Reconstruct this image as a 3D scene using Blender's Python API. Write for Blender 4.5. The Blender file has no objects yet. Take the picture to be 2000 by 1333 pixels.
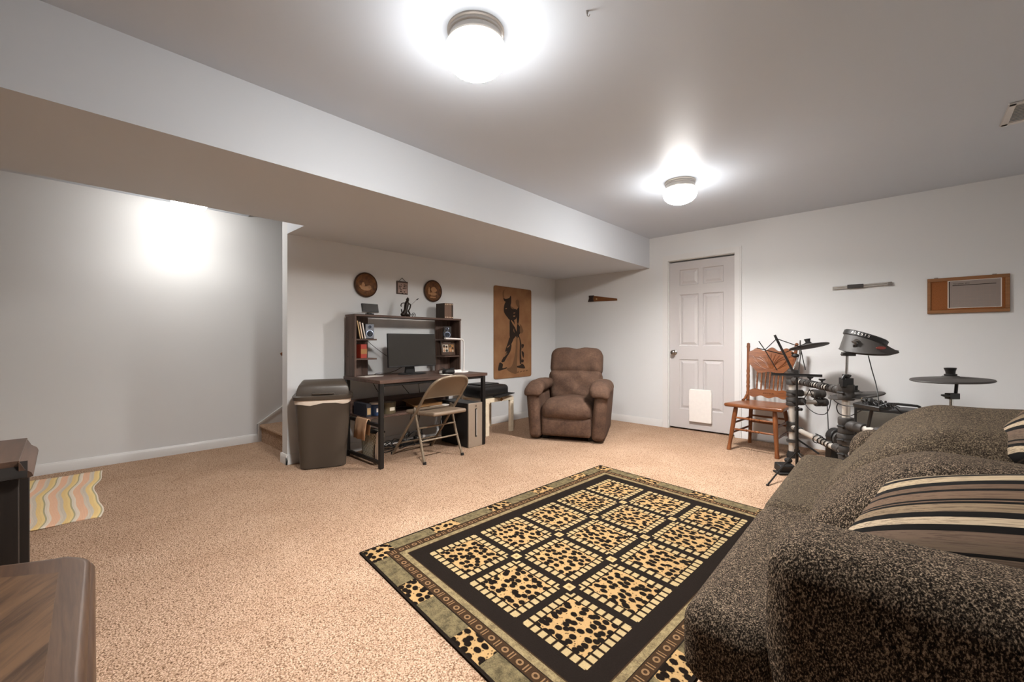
import bpy, bmesh, math, random
from mathutils import Vector, Matrix, Euler
random.seed(7)
S = bpy.context.scene
COL = S.collection
V3 = Vector
R = math.radians
PI = math.pi

# ------------------------------------------------------------------ colour
def lin(h):
    if isinstance(h, str):
        h = h.lstrip('#'); c = [int(h[i:i+2], 16)/255 for i in (0, 2, 4)]
    else:
        c = [v/255 for v in h]
    return tuple([(v/12.92 if v <= .04045 else ((v+.055)/1.055)**2.4) for v in c] + [1.0])

# ------------------------------------------------------------------ shader graph helper
class G:
    """tiny node-graph writer; sockets are wrapped in E for arithmetic"""
    def __init__(s, name, rough=.6, metal=0, spec=.5):
        s.m = bpy.data.materials.new(name); s.m.use_nodes = True
        s.t = s.m.node_tree; s.b = s.t.nodes['Principled BSDF']
        s.b.inputs['Roughness'].default_value = rough
        s.b.inputs['Metallic'].default_value = metal
        s.b.inputs['Specular IOR Level'].default_value = spec
    def n(s, ty, **kw):
        nd = s.t.nodes.new(ty)
        for k, v in kw.items(): setattr(nd, k, v)
        return nd
    def put(s, sock, v):
        if isinstance(v, E): s.t.links.new(v.s, sock)
        elif v is not None: sock.default_value = v
    def math(s, op, *a):
        nd = s.n('ShaderNodeMath', operation=op)
        for i, v in enumerate(a): s.put(nd.inputs[i], v)
        return E(s, nd.outputs[0])
    def pos(s):
        return E(s, s.n('ShaderNodeTexCoord').outputs['Object'])
    def xyz(s, v):
        nd = s.n('ShaderNodeSeparateXYZ'); s.put(nd.inputs[0], v)
        return [E(s, o) for o in nd.outputs]
    def comb(s, x, y, z):
        nd = s.n('ShaderNodeCombineXYZ')
        for i, v in enumerate((x, y, z)): s.put(nd.inputs[i], v)
        return E(s, nd.outputs[0])
    def scale(s, v, sc):
        nd = s.n('ShaderNodeMapping'); s.put(nd.inputs['Vector'], v); nd.inputs['Scale'].default_value = sc
        return E(s, nd.outputs[0])
    def noise(s, v, sc, det=2, rough=.5, dist=0):
        nd = s.n('ShaderNodeTexNoise'); s.put(nd.inputs['Vector'], v)
        nd.inputs['Scale'].default_value = sc; nd.inputs['Detail'].default_value = det
        nd.inputs['Roughness'].default_value = rough; nd.inputs['Distortion'].default_value = dist
        return E(s, nd.outputs[0])
    def voro(s, v, sc, rnd=1, feat='F1', dim='3D'):
        nd = s.n('ShaderNodeTexVoronoi', feature=feat, voronoi_dimensions=dim); s.put(nd.inputs['Vector'], v)
        nd.inputs['Scale'].default_value = sc; nd.inputs['Randomness'].default_value = rnd
        return E(s, nd.outputs['Distance'])
    def ramp(s, f, stops):
        nd = s.n('ShaderNodeValToRGB'); s.put(nd.inputs[0], f)
        e = nd.color_ramp.elements
        while len(e) < len(stops): e.new(.5)
        for i, (p, c) in enumerate(stops):
            e[i].position = p; e[i].color = c if len(c) == 4 else lin(c)
        return E(s, nd.outputs[0])
    def mix(s, f, a, b):
        nd = s.n('ShaderNodeMix', data_type='RGBA')
        s.put(nd.inputs['Factor'], f); s.put(nd.inputs[6], a); s.put(nd.inputs[7], b)
        return E(s, nd.outputs[2])
    def sstep(s, v, a, b):
        nd = s.n('ShaderNodeMapRange', interpolation_type='SMOOTHSTEP')
        s.put(nd.inputs[0], v); nd.inputs[1].default_value = a; nd.inputs[2].default_value = b
        return E(s, nd.outputs[0])
    def out(s, color=None, rough=None, bump=None, strength=.3, dist=.002):
        s.put(s.b.inputs['Base Color'], color)
        if rough is not None: s.put(s.b.inputs['Roughness'], rough)
        if bump is not None:
            nd = s.n('ShaderNodeBump'); nd.inputs['Strength'].default_value = strength
            nd.inputs['Distance'].default_value = dist
            s.put(nd.inputs['Height'], bump); s.t.links.new(nd.outputs[0], s.b.inputs['Normal'])
        return s.m
class E:
    def __init__(s, g, sock): s.g, s.s = g, sock
    def __add__(s, o): return s.g.math('ADD', s, o)
    def __radd__(s, o): return s.g.math('ADD', o, s)
    def __sub__(s, o): return s.g.math('SUBTRACT', s, o)
    def __rsub__(s, o): return s.g.math('SUBTRACT', o, s)
    def __mul__(s, o): return s.g.math('MULTIPLY', s, o)
    def __rmul__(s, o): return s.g.math('MULTIPLY', o, s)
    def __truediv__(s, o): return s.g.math('DIVIDE', s, o)
    def gt(s, o): return s.g.math('GREATER_THAN', s, o)
    def lt(s, o): return s.g.math('LESS_THAN', s, o)
    def abs(s): return s.g.math('ABSOLUTE', s)
    def frac(s): return s.g.math('FRACT', s)
    def floor(s): return s.g.math('FLOOR', s)
    def min(s, o): return s.g.math('MINIMUM', s, o)
    def max(s, o): return s.g.math('MAXIMUM', s, o)
    def mod(s, o): return s.g.math('FLOORED_MODULO', s, o)
    def sin(s): return s.g.math('SINE', s)

def plain(name, col, rough=.5, metal=0, spec=.5, var=.06, sc=30):
    g = G(name, rough, metal, spec); p = g.pos(); f = g.noise(p, sc, 3)
    c = lin(col)
    d = tuple([v*(1-var) for v in c[:3]]+[1]); l = tuple([min(1, v*(1+var)) for v in c[:3]]+[1])
    return g.out(g.mix(f, d, l))

def wood(name, a, b, axis=0, sc=1.0, rough=.45, streak=9, spec=.4):
    g = G(name, rough, 0, spec); p = g.pos()
    s = [streak*6, streak*6, streak*6]; s[axis] = streak*.35
    q = g.scale(p, tuple(v*sc for v in s))
    f = g.noise(q, 1, 5, .62, .6)
    s2 = [22, 22, 22]; s2[axis] = 1.6
    f2 = g.noise(g.scale(p, tuple(v*sc for v in s2)), 1, 3, .5, .3)
    k = f*.6 + f2*.4
    return g.out(g.ramp(k, [(.3, lin(a)), (.7, lin(b))]), bump=f, strength=.12, dist=.001)

M = {}
def mats():
    g = G('wall_paint', .55, 0, .25); p = g.pos()
    M['wall'] = g.out(g.mix(g.noise(p, 1.1, 3), lin('d4d4d3'), lin('d8d8d7')), bump=g.noise(p, 260, 2), strength=.05, dist=.001)
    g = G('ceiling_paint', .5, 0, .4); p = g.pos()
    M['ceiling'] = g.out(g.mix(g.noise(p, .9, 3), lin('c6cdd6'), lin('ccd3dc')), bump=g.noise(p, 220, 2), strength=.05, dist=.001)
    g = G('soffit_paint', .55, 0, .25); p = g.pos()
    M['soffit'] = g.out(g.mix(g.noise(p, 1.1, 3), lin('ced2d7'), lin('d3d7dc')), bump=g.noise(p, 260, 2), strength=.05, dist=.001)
    M['trim'] = plain('white_trim_paint', 'd6d4d1', .35, 0, .5, .015, 6)
    M['door'] = plain('white_door_paint', 'bdb8b6', .38, 0, .4, .015, 6)
    # carpet
    g = G('beige_carpet', .95, 0, .1); p = g.pos()
    pile = g.noise(p, 170, 3, .65)
    tuft = g.voro(p, 150)
    big = g.noise(p, 2.2, 4, .6, .5)
    k = g.ramp(pile*.75 + (1-tuft)*.25, [(.36, '6f543f'), (.50, 'b89c84'), (.66, 'dcc2ac')])
    mot = g.mix(g.sstep(big, .3, .7), lin('dccab8'), lin('f6ece2'))
    nd = g.n('ShaderNodeMix', data_type='RGBA', blend_type='MULTIPLY'); nd.inputs[0].default_value = .55
    g.put(nd.inputs[6], k); g.put(nd.inputs[7], mot)
    M['carpet'] = g.out(E(g, nd.outputs[2]), bump=pile*.7+(1-tuft)*.5, strength=.9, dist=.008)
    # sofa chenille
    def chenille(name, d, m, l, sc, squash=(1, 1, .55)):
        g = G(name, .95, 0, .05); p = g.pos()
        q = g.scale(p, squash)
        f = g.noise(q, sc, 2, .7); w = g.noise(p, sc*.25, 3, .6)
        k = f*.8 + w*.2
        return g.out(g.ramp(k, [(.36, d), (.5, m), (.66, l)]), bump=f, strength=.7, dist=.004)
    M['sofa'] = chenille('speckled_chenille', '0a0806', '302821', 'a08c76', 360)
    M['sofa2'] = chenille('speckled_chenille_plain', '1d1914', '463c32', '84755f', 330)
    # recliner microfibre
    g = G('brown_microfibre', .9, 0, .15); p = g.pos()
    f = g.noise(p, 60, 4, .7); w = g.noise(p, 7, 3, .6)
    M['recliner'] = g.out(g.ramp(f*.45+w*.55, [(.32, '43332a'), (.55, '5e483b'), (.75, '745c4c')]), bump=f, strength=.4, dist=.004)
    # striped pillow, stripes along local x; object-space y runs from bottom to top edge
    g = G('striped_pillow_fabric', .9, 0, .1); p = g.pos(); x, y, z = g.xyz(p)
    t = (y + .21)*(1/.40)
    streak = g.noise(g.scale(p, (8, 260, 260)), 1, 4, .7)
    base = g.ramp(t, [(0, '1b1713'), (.05, '97866f'), (.13, '57493c'), (.22, '5c4c3f'), (.30, 'a29078'), (.38, '75644f'), (.48, '614e3e'), (.60, '5a4839'), (.70, '9c8a70'), (.84, '9a886e'), (.92, '6f5e4e'), (1, '6a5848')])
    base.s.node.color_ramp.interpolation = 'CONSTANT'
    dark = None
    for c0, w in ((.045, .018), (.125, .012), (.165, .007), (.295, .020), (.385, .020), (.478, .009), (.505, .008), (.60, .012), (.690, .026), (.835, .026), (.915, .020)):
        l = (t - c0).abs().lt(w)
        dark = l if dark is None else dark.max(l)
    c = g.mix(g.sstep(streak, .46, .64)*.65, base, lin('3b2e25'))
    M['stripe'] = g.out(g.mix(dark, c, lin('0e0b09')), bump=streak, strength=.25, dist=.002)
    M['desk_wood'] = wood('rustic_dark_wood', '33231b', '6a5145', 1, 1, .5)
    M['desk_wood_z'] = wood('rustic_dark_wood_upright', '33231b', '6f574b', 2, 1, .55)
    M['oak'] = wood('honey_oak', '562c15', '8a532c', 2, 1.2, .35)
    M['oak_x'] = wood('honey_oak_crosswise', '542b15', '8f572f', 0, 1.2, .33)
    M['walnut'] = wood('dark_walnut', '33231b', '5b4436', 0, .8, .4)
    M['walnut_x'] = wood('table_border_wood', '32231a', '5a4230', 0, 1.6, .38, 14)
    M['espresso'] = wood('espresso_wood', '15110e', '2a221d', 2, .7, .5)
    # veneer with cathedral grain
    g = G('cathedral_grain_veneer', .4, 0, .4); p = g.pos(); x, y, z = g.xyz(p)
    q = g.comb(x*2.1 - y*1.3, x*9 + y*15, z)
    f = g.noise(q, 1.5, 4, .6, 1.0)
    fine = g.noise(g.comb(x*8 - y*5, x*90 + y*150, z), 1, 3, .6)
    M['veneer'] = g.out(g.ramp((f*5).sin()*.25+.25+fine*.5, [(.25, '241910'), (.5, '453224'), (.75, '614833')]), bump=fine, strength=.1, dist=.001)
    M['black'] = plain('black_plastic', '1d1b1a', .45, 0, .4)
    M['black_soft'] = plain('black_rubber', '24211f', .75, 0, .3)
    M['grey_pad'] = plain('dark_grey_pad_rubber', '383431', .6, 0, .4)
    M['black_metal'] = plain('black_powder_coated_steel', '1c1917', .42, .3, .5)
    M['screen'] = plain('dark_screen', '2b2722', .25, 0, .5, .02)
    M['bin'] = plain('brown_grey_plastic', '463d34', .4, 0, .45, .03, 4)
    M['bag'] = plain('white_bin_liner', 'd8c9b8', .5, 0, .5)
    M['steel_tan'] = plain('tan_enamelled_steel', '82725f', .38, .25, .5, .03)
    M['vinyl_tan'] = plain('tan_vinyl', '7d6b59', .5, 0, .4)
    M['chrome'] = plain('chrome', 'c9c6c2', .18, 1)
    M['nickel'] = plain('satin_nickel', '9a9590', .28, 1)
    M['silver'] = plain('brushed_silver', 'b5b0aa', .35, .3)
    M['pc_silver'] = plain('pc_front_silver', 'a89a8a', .4, .5)
    M['rack'] = plain('pale_rack_tube', 'cbc3b9', .3, .35)
    M['birch'] = wood('pale_birch', 'cdbb9f', 'e0d2bb', 0, .7, .45)
    M['white'] = plain('white_plastic', 'e6e0da', .35)
    M['paper'] = plain('white_paper', 'd9d0c6', .8, 0, .2)
    M['red'] = plain('red_cover', '9c3220', .55)
    M['tan_card'] = plain('tan_card', 'b09268', .7)
    M['blue'] = plain('blue_print', '2f4a72', .35)
    M['navy'] = plain('dark_navy_box', '2a2b33', .5)
    M['olive'] = plain('olive_tin', '6a6048', .4, .3)
    M['towel'] = plain('tan_cloth', 'b08d6f', .9, 0, .1, .1, 60)
    M['kraft'] = plain('kraft_envelope', '8f6a45', .75, 0, .2)
    M['red_print'] = plain('red_print', '8e3a32', .5)
    M['beige_spine'] = plain('worn_brown_spine', '755d4e', .6, 0, .3, .15, 90)
    M['dark_cover'] = plain('dark_brown_cover', '40352d', .55, 0, .3, .12, 50)
    M['peach'] = plain('cream_pages', 'd8bfa5', .7)
    M['bronze'] = plain('dark_bronze', '2a221d', .35, .6)
    M['skin_photo'] = plain('photo_skin_tone', 'b98a66', .5)
    M['photo_dark'] = plain('photo_dark_tone', '2b3328', .5)
    M['photo_light'] = plain('photo_pale_tone', 'c9bfae', .5)
    M['gold_card'] = plain('photo_ochre_tone', '9a6d3a', .5)
    M['spk'] = plain('grey_speaker_front', '7f8288', .4, .3)
    M['spk_cone'] = plain('dark_speaker_cone', '2c2f36', .5)
    M['spk_ring'] = plain('pale_blue_ring', '9aa6bd', .3, .4)
    M['cloth_grille'] = plain('grey_amp_grille', '57524a', .8, 0, .2, .12, 120)
    M['zip'] = plain('pale_zip', 'c2b5a3', .6)
    # woven basket
    g = G('grey_woven_basket', .8, 0, .2); p = g.pos(); x, y, z = g.xyz(p)
    w = ((x*330+(z*70).sin()*1.5).sin()*(z*210).sin())
    M['basket'] = g.out(g.ramp(w*.5+.5+g.noise(p, 80, 2)*.2-.1, [(.2, '5d5649'), (.45, 'a39b88'), (.75, 'd8d1bf')]), bump=w, strength=.6, dist=.004)
    # cork
    g = G('cork', .85, 0, .15); p = g.pos(); f = g.noise(p, 160, 4, .7)
    M['cork'] = g.out(g.ramp(f, [(.3, '7a4a2a'), (.7, '935c35')]), bump=f, strength=.3, dist=.001)
    M['cork_frame'] = wood('cork_board_frame', '7a5230', '936640', 0, 1.5, .5)
    # hardboard art panel
    g = G('brown_hardboard', .6, 0, .25); p = g.pos(); f = g.noise(p, 5, 4)
    M['hardboard'] = g.out(g.ramp(f, [(.25, '7d5638'), (.6, '946a47'), (.8, '9d744f')]))
    M['ink'] = plain('black_ink', '2b2019', .7, 0, .2)
    M['ink2'] = plain('brown_ink_wash', '6d4f36', .7, 0, .2)
    # carved plates
    g = G('carved_plate_wood', .55, 0, .3); p = g.pos(); f = g.noise(p, 14, 4, .6, 1.5)
    M['plate'] = g.out(g.ramp(f, [(.3, '432812'), (.55, '6b431f'), (.8, '8a5c30')]), bump=f, strength=.5, dist=.004)
    M['plate_rim'] = plain('dark_bark_rim', '3f2816', .6, 0, .3, .3, 60)
    M['plate_relief'] = plain('pale_carved_relief', 'a5774a', .45, 0, .4, .2, 50)
    M['plaque'] = plain('faded_pink_plaque', '9c8378', .6, 0, .3, .25, 90)
    M['saw_wood'] = wood('painted_saw_blade', '5c351a', '8a5a33', 0, 3, .4)
    M['saw_handle'] = plain('dark_saw_handle', '2b1d16', .5)
    # striped floor mat with wavy bands
    g = G('wavy_striped_mat', .9, 0, .1); p = g.pos(); x, y, z = g.xyz(p)
    wob = (y*6.2+.6).sin()*-.020 + (y*15).sin()*-.006
    t = ((x + wob)/.118).frac()
    c = g.ramp(t, [(0, 'd9a583'), (.18, 'c9b8a4'), (.27, 'bcae9d'), (.40, 'd8b46f'), (.56, 'dcbd78'), (.66, '9c9068'), (.72, 'cfc2b1'), (.80, 'd9c9b5'), (.88, 'dba783')])
    c.s.node.color_ramp.interpolation = 'CONSTANT'
    rib = (x*900).sin()
    M['mat'] = g.out(g.mix(g.noise(p, 200, 2)*.25, c, lin('efe2d0')), bump=rib, strength=.25, dist=.001)
    # lamp glass
    g = G('lit_opal_glass', .3)
    g.b.inputs['Base Color'].default_value = lin('f4ece2')
    g.b.inputs['Emission Color'].default_value = (1, .98, .955, 1)
    x, y, z = g.xyz(g.pos())                     # emission dimmed towards the top of the glass to shrink the ceiling halo
    glow = g.sstep(z*-1, .085, .150)*.90 + .10
    g.put(g.b.inputs['Emission Strength'], glow*LAMP)
    M['glass'] = g.m
    g = G('lit_opal_glass_dimmer', .3)
    g.b.inputs['Base Color'].default_value = lin('f4ece2'); g.b.inputs['Emission Color'].default_value = (1, .97, .93, 1)
    g.b.inputs['Emission Strength'].default_value = 26
    M['glass_dim'] = g.m
    M['lamp_metal'] = plain('white_enamel_canopy', 'b7b0a8', .3, .2)

def rug_material(W, L):
    """zebra of borders, leopard cells with checker frames; local x across (0..W), y along (0..L)"""
    g = G('leopard_rug', .95, 0, .05); p = E(g, g.n('ShaderNodeTexCoord').outputs['UV']); x, y, z = g.xyz(p)
    ex = x.min(W - x); ey = y.min(L - y); e = ex.min(ey)           # distance from nearest edge
    along = g.mix((ex.lt(ey)), g.comb(x, 0, 0), g.comb(y, 0, 0)); al = g.xyz(along)[0]
    wob = g.noise(p, 60, 2)
    fuzz = g.noise(p, 190, 3, .7)
    # leopard
    pw = g.comb(x + (g.noise(p, 9, 2)-.5)*.02, y + (g.noise(p, 11, 2)-.5)*.02, 0)
    d = g.voro(g.scale(pw, (1.0, 1.25, 1)), 26, .85, dim='2D')
    small = g.voro(p, 41, 1, dim='2D')
    tan = g.mix(fuzz, lin('8a6b40'), lin('b6966a'))
    spot = 1 - g.sstep(d + (fuzz-.5)*.10, .36, .47)
    leo = g.mix(spot, tan, lin('150f0b'))
    sp2 = (1 - g.sstep(small + (fuzz-.5)*.1, .10, .17))*(1-spot)
    leo = g.mix(sp2*.8, leo, lin('3a2517'))
    olive = g.mix(g.sstep(g.noise(p, 26, 4, .7)*.65+fuzz*.35, .35, .65), lin('423a2a'), lin('76694c'))
    olive2 = g.mix(g.sstep(g.noise(p, 30, 4, .7)*.6+fuzz*.4, .35, .65), lin('584c36'), lin('8c7b5a'))
    black = g.mix(fuzz, lin('0f0c0a'), lin('241c17'))
    brown = g.mix(fuzz, lin('251912'), lin('42301f'))
    # glyph band: bars and rings along the strip
    u = (al/.075).frac(); v = (e-.100)/.044
    ring = (g.math('SQRT', ((u-.3)*1.5)*((u-.3)*1.5) + (v-.5)*(v-.5)) - .22).abs().lt(.07)
    bars = ((u-.68).abs().lt(.035)).max((u-.84).abs().lt(.03))*((v-.5).abs().lt(.36))
    glyph = g.mix(ring.max(bars)*.75, brown, lin('86694a'))
    # outer band alternates olive / leopard
    seg = ((al+.02)/.42).frac().lt(.40)
    corner = ex.lt(.12)*ey.lt(.12)
    outer = g.mix(seg.max(corner), olive, leo)
    # field grid
    B = .238
    cw = (W-2*B)/3; cl = (L-2*B)/5
    fx = ((x-B)/cw); fy = ((y-B)/cl)
    cx = (fx.frac()-.5).abs(); cy = (fy.frac()-.5).abs()
    dx = (.5-cx)*cw; dy = (.5-cy)*cl; de = dx.min(dy)              # metres to cell edge
    gap = .019; ck = .034
    q1 = ((fx.frac()*cw-gap)/((cw-2*gap)/8)).frac(); q2 = ((fy.frac()*cl-gap)/((cl-2*gap)/8)).frac()
    cream = g.mix(fuzz, lin('85704c'), lin('b5a078'))
    sq = (q1-.5).abs().max((q2-.5).abs())
    sqx = g.mix(dx.lt(dy), g.comb((q1-.5).abs(), 0, 0), g.comb((q2-.5).abs(), 0, 0)); sqv = g.xyz(sqx)[0]
    check = g.mix(g.sstep(sqv, .28, .42), cream, lin('1d130d'))
    cell = g.mix(de.lt(gap+ck), leo, check)
    cell = g.mix(((de-(gap+ck)).abs()).lt(.0032), cell, lin('1a120d'))
    cell = g.mix(de.lt(gap), cell, black)
    # crossing medallions, inner crossings only
    nx = (fx-(fx+.5).floor()).abs()*cw; ny = (fy-(fy+.5).floor()).abs()*cl
    md = nx.max(ny)
    inner = (fx.gt(.3))*(fx.lt(2.7))*(fy.gt(.3))*(fy.lt(4.7))
    cell = g.mix(md.lt(.040)*inner, cell, black)
    cell = g.mix(md.lt(.021)*inner, cell, g.mix(g.sstep(md, 0, .014), lin('6b5638'), lin('a99167')))
    c = g.mix(e.gt(.012), black, outer)
    c = g.mix(e.gt(.095), c, black)
    c = g.mix(e.gt(.100), c, glyph)
    c = g.mix(e.gt(.144), c, black)
    c = g.mix(e.gt(.147), c, olive2)
    c = g.mix(e.gt(.176), c, brown)
    c = g.mix(e.gt(.181), c, black)
    c = g.mix(e.gt(B), c, cell)
    return g.out(c, bump=fuzz, strength=.5, dist=.003)

# ------------------------------------------------------------------ mesh builder
def frame_from(d):
    d = V3(d).normalized()
    a = V3((0, 0, 1)) if abs(d.z) < .95 else V3((1, 0, 0))
    x = a.cross(d).normalized(); y = d.cross(x)
    return x, y, d
def catmull(pts, k=6, closed=False):
    pts = [V3(p) for p in pts]; n = len(pts); o = []
    rng = n if closed else n-1
    for i in range(rng):
        if closed: p0, p1, p2, p3 = pts[i-1], pts[i], pts[(i+1) % n], pts[(i+2) % n]
        else: p0, p1, p2, p3 = pts[max(i-1, 0)], pts[i], pts[i+1], pts[min(i+2, n-1)]
        for j in range(k):
            t = j/k
            o.append(.5*((2*p1)+(p2-p0)*t+(2*p0-5*p1+4*p2-p3)*t*t+(3*p1-p0-3*p2+p3)*t**3))
    if not closed: o.append(pts[-1])
    return o
class MB:
    def __init__(s): s.v = []; s.f = []
    def add(s, vs, fs):
        b = len(s.v); s.v += [V3(v) for v in vs]; s.f += [tuple(b+i for i in f) for f in fs]; return s
    def box(s, c, size, rot=None):
        c = V3(c); h = V3(size)*.5; m = rot if rot is not None else Matrix.Identity(3)
        vs = [c + m @ V3((sx*h.x, sy*h.y, sz*h.z)) for sx in (-1, 1) for sy in (-1, 1) for sz in (-1, 1)]
        return s.add(vs, [(0, 1, 3, 2), (4, 6, 7, 5), (0, 4, 5, 1), (2, 3, 7, 6), (0, 2, 6, 4), (1, 5, 7, 3)])
    def bb(s, x0, x1, y0, y1, z0, z1):
        return s.box(((x0+x1)/2, (y0+y1)/2, (z0+z1)/2), (abs(x1-x0), abs(y1-y0), abs(z1-z0)))
    def cyl(s, p0, p1, r0, r1=None, n=18, caps=True):
        r1 = r0 if r1 is None else r1
        p0 = V3(p0); p1 = V3(p1); x, y, d = frame_from(p1-p0)
        vs = []
        for p, r in ((p0, r0), (p1, r1)):
            vs += [p + (x*math.cos(2*PI*i/n)+y*math.sin(2*PI*i/n))*r for i in range(n)]
        fs = [(i, (i+1) % n, n+(i+1) % n, n+i) for i in range(n)]
        if caps: fs += [tuple(range(n-1, -1, -1)), tuple(range(n, 2*n))]
        return s.add(vs, fs)
    def tube(s, pts, r, n=8, k=0, closed=False, sx=1, sy=1):
        pts = catmull(pts, k, closed) if k else [V3(p) for p in pts]
        m = len(pts); vs = []; pu = None
        for i, p in enumerate(pts):
            if closed: d = pts[(i+1) % m]-pts[i-1]
            else: d = pts[min(i+1, m-1)]-pts[max(i-1, 0)]
            d = d.normalized() if d.length > 1e-9 else V3((0, 0, 1))
            if pu is None: x, y, _ = frame_from(d)
            else:
                x = (pu - d*pu.dot(d)); x = x.normalized() if x.length > 1e-6 else frame_from(d)[0]
                y = d.cross(x)
            pu = x
            rr = r[min(i, len(r)-1)] if isinstance(r, (list, tuple)) else r
            vs += [p+(x*math.cos(2*PI*j/n)*sx+y*math.sin(2*PI*j/n)*sy)*rr for j in range(n)]
        fs = []
        for i in range(m if closed else m-1):
            a = i*n; b = ((i+1) % m)*n
            fs += [(a+j, a+(j+1) % n, b+(j+1) % n, b+j) for j in range(n)]
        if not closed: fs += [tuple(range(n-1, -1, -1)), tuple(range((m-1)*n, m*n))]
        return s.add(vs, fs)
    def lathe(s, prof, c=(0, 0, 0), axis=(0, 0, 1), n=32, sx=1, sy=1):
        c = V3(c); x, y, d = frame_from(axis); vs = []; fs = []; m = len(prof)
        for r, h in prof:
            vs += [c+d*h+(x*math.cos(2*PI*j/n)*sx+y*math.sin(2*PI*j/n)*sy)*max(r, 1e-5) for j in range(n)]
        for i in range(m-1):
            fs += [(i*n+j, i*n+(j+1) % n, (i+1)*n+(j+1) % n, (i+1)*n+j) for j in range(n)]
        fs += [tuple(range(n-1, -1, -1)), tuple(range((m-1)*n, m*n))]
        return s.add(vs, fs)
    def loft(s, rings, caps=True):
        n = len(rings[0]); vs = [p for r in rings for p in r]; fs = []
        for i in range(len(rings)-1):
            fs += [(i*n+j, i*n+(j+1) % n, (i+1)*n+(j+1) % n, (i+1)*n+j) for j in range(n)]
        if caps: fs += [tuple(range(n-1, -1, -1)), tuple(range((len(rings)-1)*n, len(rings)*n))]
        return s.add(vs, fs)
    def prism(s, poly, o, u, v, depth):
        """2-D polygon in axes u, v from origin o, extruded by vector depth"""
        o = V3(o); u = V3(u); v = V3(v); w = V3(depth); n = len(poly)
        a = [o+u*p[0]+v*p[1] for p in poly]; b = [p+w for p in a]
        return s.add(a+b, [tuple(range(n-1, -1, -1)), tuple(range(n, 2*n))]+[(i, (i+1) % n, n+(i+1) % n, n+i) for i in range(n)])
    def ball(s, c, r, n=16, m=10, sc=(1, 1, 1)):
        c = V3(c); rings = []
        for i in range(m+1):
            a = -PI/2+PI*i/m; rr = max(math.cos(a), 1e-4)
            rings.append([c+V3((math.cos(2*PI*j/n)*rr*r*sc[0], math.sin(2*PI*j/n)*rr*r*sc[1], math.sin(a)*r*sc[2])) for j in range(n)])
        return s.loft(rings)
    def soft(s, c, size, r, puff=(0, 0, 0), rot=None, n=10, k=4, warp=None):
        """rounded box, faces optionally puffed; warp(v)->v in local space before rotation"""
        h = V3(size)*.5; r = min(r, min(h)*.999)
        def coords(hh):
            a = [-hh + r*i/k for i in range(k)]
            b = [-hh+r+(2*hh-2*r)*i/n for i in range(n+1)]
            return a+b+[hh-r+r*(i+1)/k for i in range(k)]
        cs = [coords(h[i]) for i in range(3)]
        m = rot if rot is not None else Matrix.Identity(3); c = V3(c)
        bm = bmesh.new()
        for ax in range(3):
            a, b = [i for i in range(3) if i != ax]
            for sg in (-1, 1):
                gr = []
                for u in cs[a]:
                    row = []
                    for w in cs[b]:
                        p = V3((0, 0, 0)); p[ax] = sg*h[ax]; p[a] = u; p[b] = w
                        q = V3([max(-(h[i]-r), min(h[i]-r, p[i])) for i in range(3)])
                        d = p-q
                        if d.length > 1e-9: p = q+d.normalized()*r
                        t = [max(-1, min(1, p[i]/h[i])) for i in range(3)]
                        bul = [(1-t[1]**2)*(1-t[2]**2), (1-t[0]**2)*(1-t[2]**2), (1-t[0]**2)*(1-t[1]**2)]
                        p = V3([p[i]+puff[i]*bul[i]*t[i] for i in range(3)])
                        if warp: p = warp(p)
                        row.append(bm.verts.new(c+m @ p))
                    gr.append(row)
                for i in range(len(gr)-1):
                    for j in range(len(gr[0])-1):
                        bm.faces.new((gr[i][j], gr[i+1][j], gr[i+1][j+1], gr[i][j+1]))
        bmesh.ops.remove_doubles(bm, verts=bm.verts, dist=1e-5)
        bm.verts.index_update()
        s.add([v.co.copy() for v in bm.verts], [tuple(v.index for v in f.verts) for f in bm.faces])
        bm.free(); return s
    def pillow(s, w, h, t, n=22, pinch=.06, sag=0):
        """throw pillow in local xy, thickness in z, knife edges"""
        for sg in (1, -1):
            gr = []
            vs = []
            for i in range(n+1):
                for j in range(n+1):
                    u = -1+2*i/n; v = -1+2*j/n
                    k = ((1-u**2)*(1-v**2))
                    z = sg*t*.5*(max(k, 0)**.42)
                    x = u*w*.5*(1-pinch*(1-v*v)); y = v*h*.5*(1-pinch*(1-u*u))
                    vs.append((x, y, z+sag*(u*u)))
            fs = [(i*(n+1)+j, (i+1)*(n+1)+j, (i+1)*(n+1)+j+1, i*(n+1)+j+1) for i in range(n) for j in range(n)]
            s.add(vs, fs)
        return s
    def xf(s, mat):
        s.v = [mat @ v for v in s.v]; return s
    def mesh(s, name, mat, smooth=True, angle=40):
        bm = bmesh.new(); vs = [bm.verts.new(v) for v in s.v]
        for f in s.f:
            try: bm.faces.new([vs[i] for i in f])
            except ValueError: pass
        bmesh.ops.remove_doubles(bm, verts=bm.verts, dist=1e-6)
        bmesh.ops.recalc_face_normals(bm, faces=bm.faces)
        me = bpy.data.meshes.new(name); bm.to_mesh(me); bm.free()
        if mat: me.materials.append(M[mat] if isinstance(mat, str) else mat)
        if smooth:
            me.shade_smooth(); me.set_sharp_from_angle(angle=R(angle))
        return me

def bevel(o, w, seg=2):
    md = o.modifiers.new('bevel', 'BEVEL'); md.width = w; md.segments = seg; md.limit_method = 'ANGLE'; md.angle_limit = R(35)
    return o
def subd(o, lv=2):
    md = o.modifiers.new('subd', 'SUBSURF'); md.levels = lv; md.render_levels = lv; return o

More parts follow.
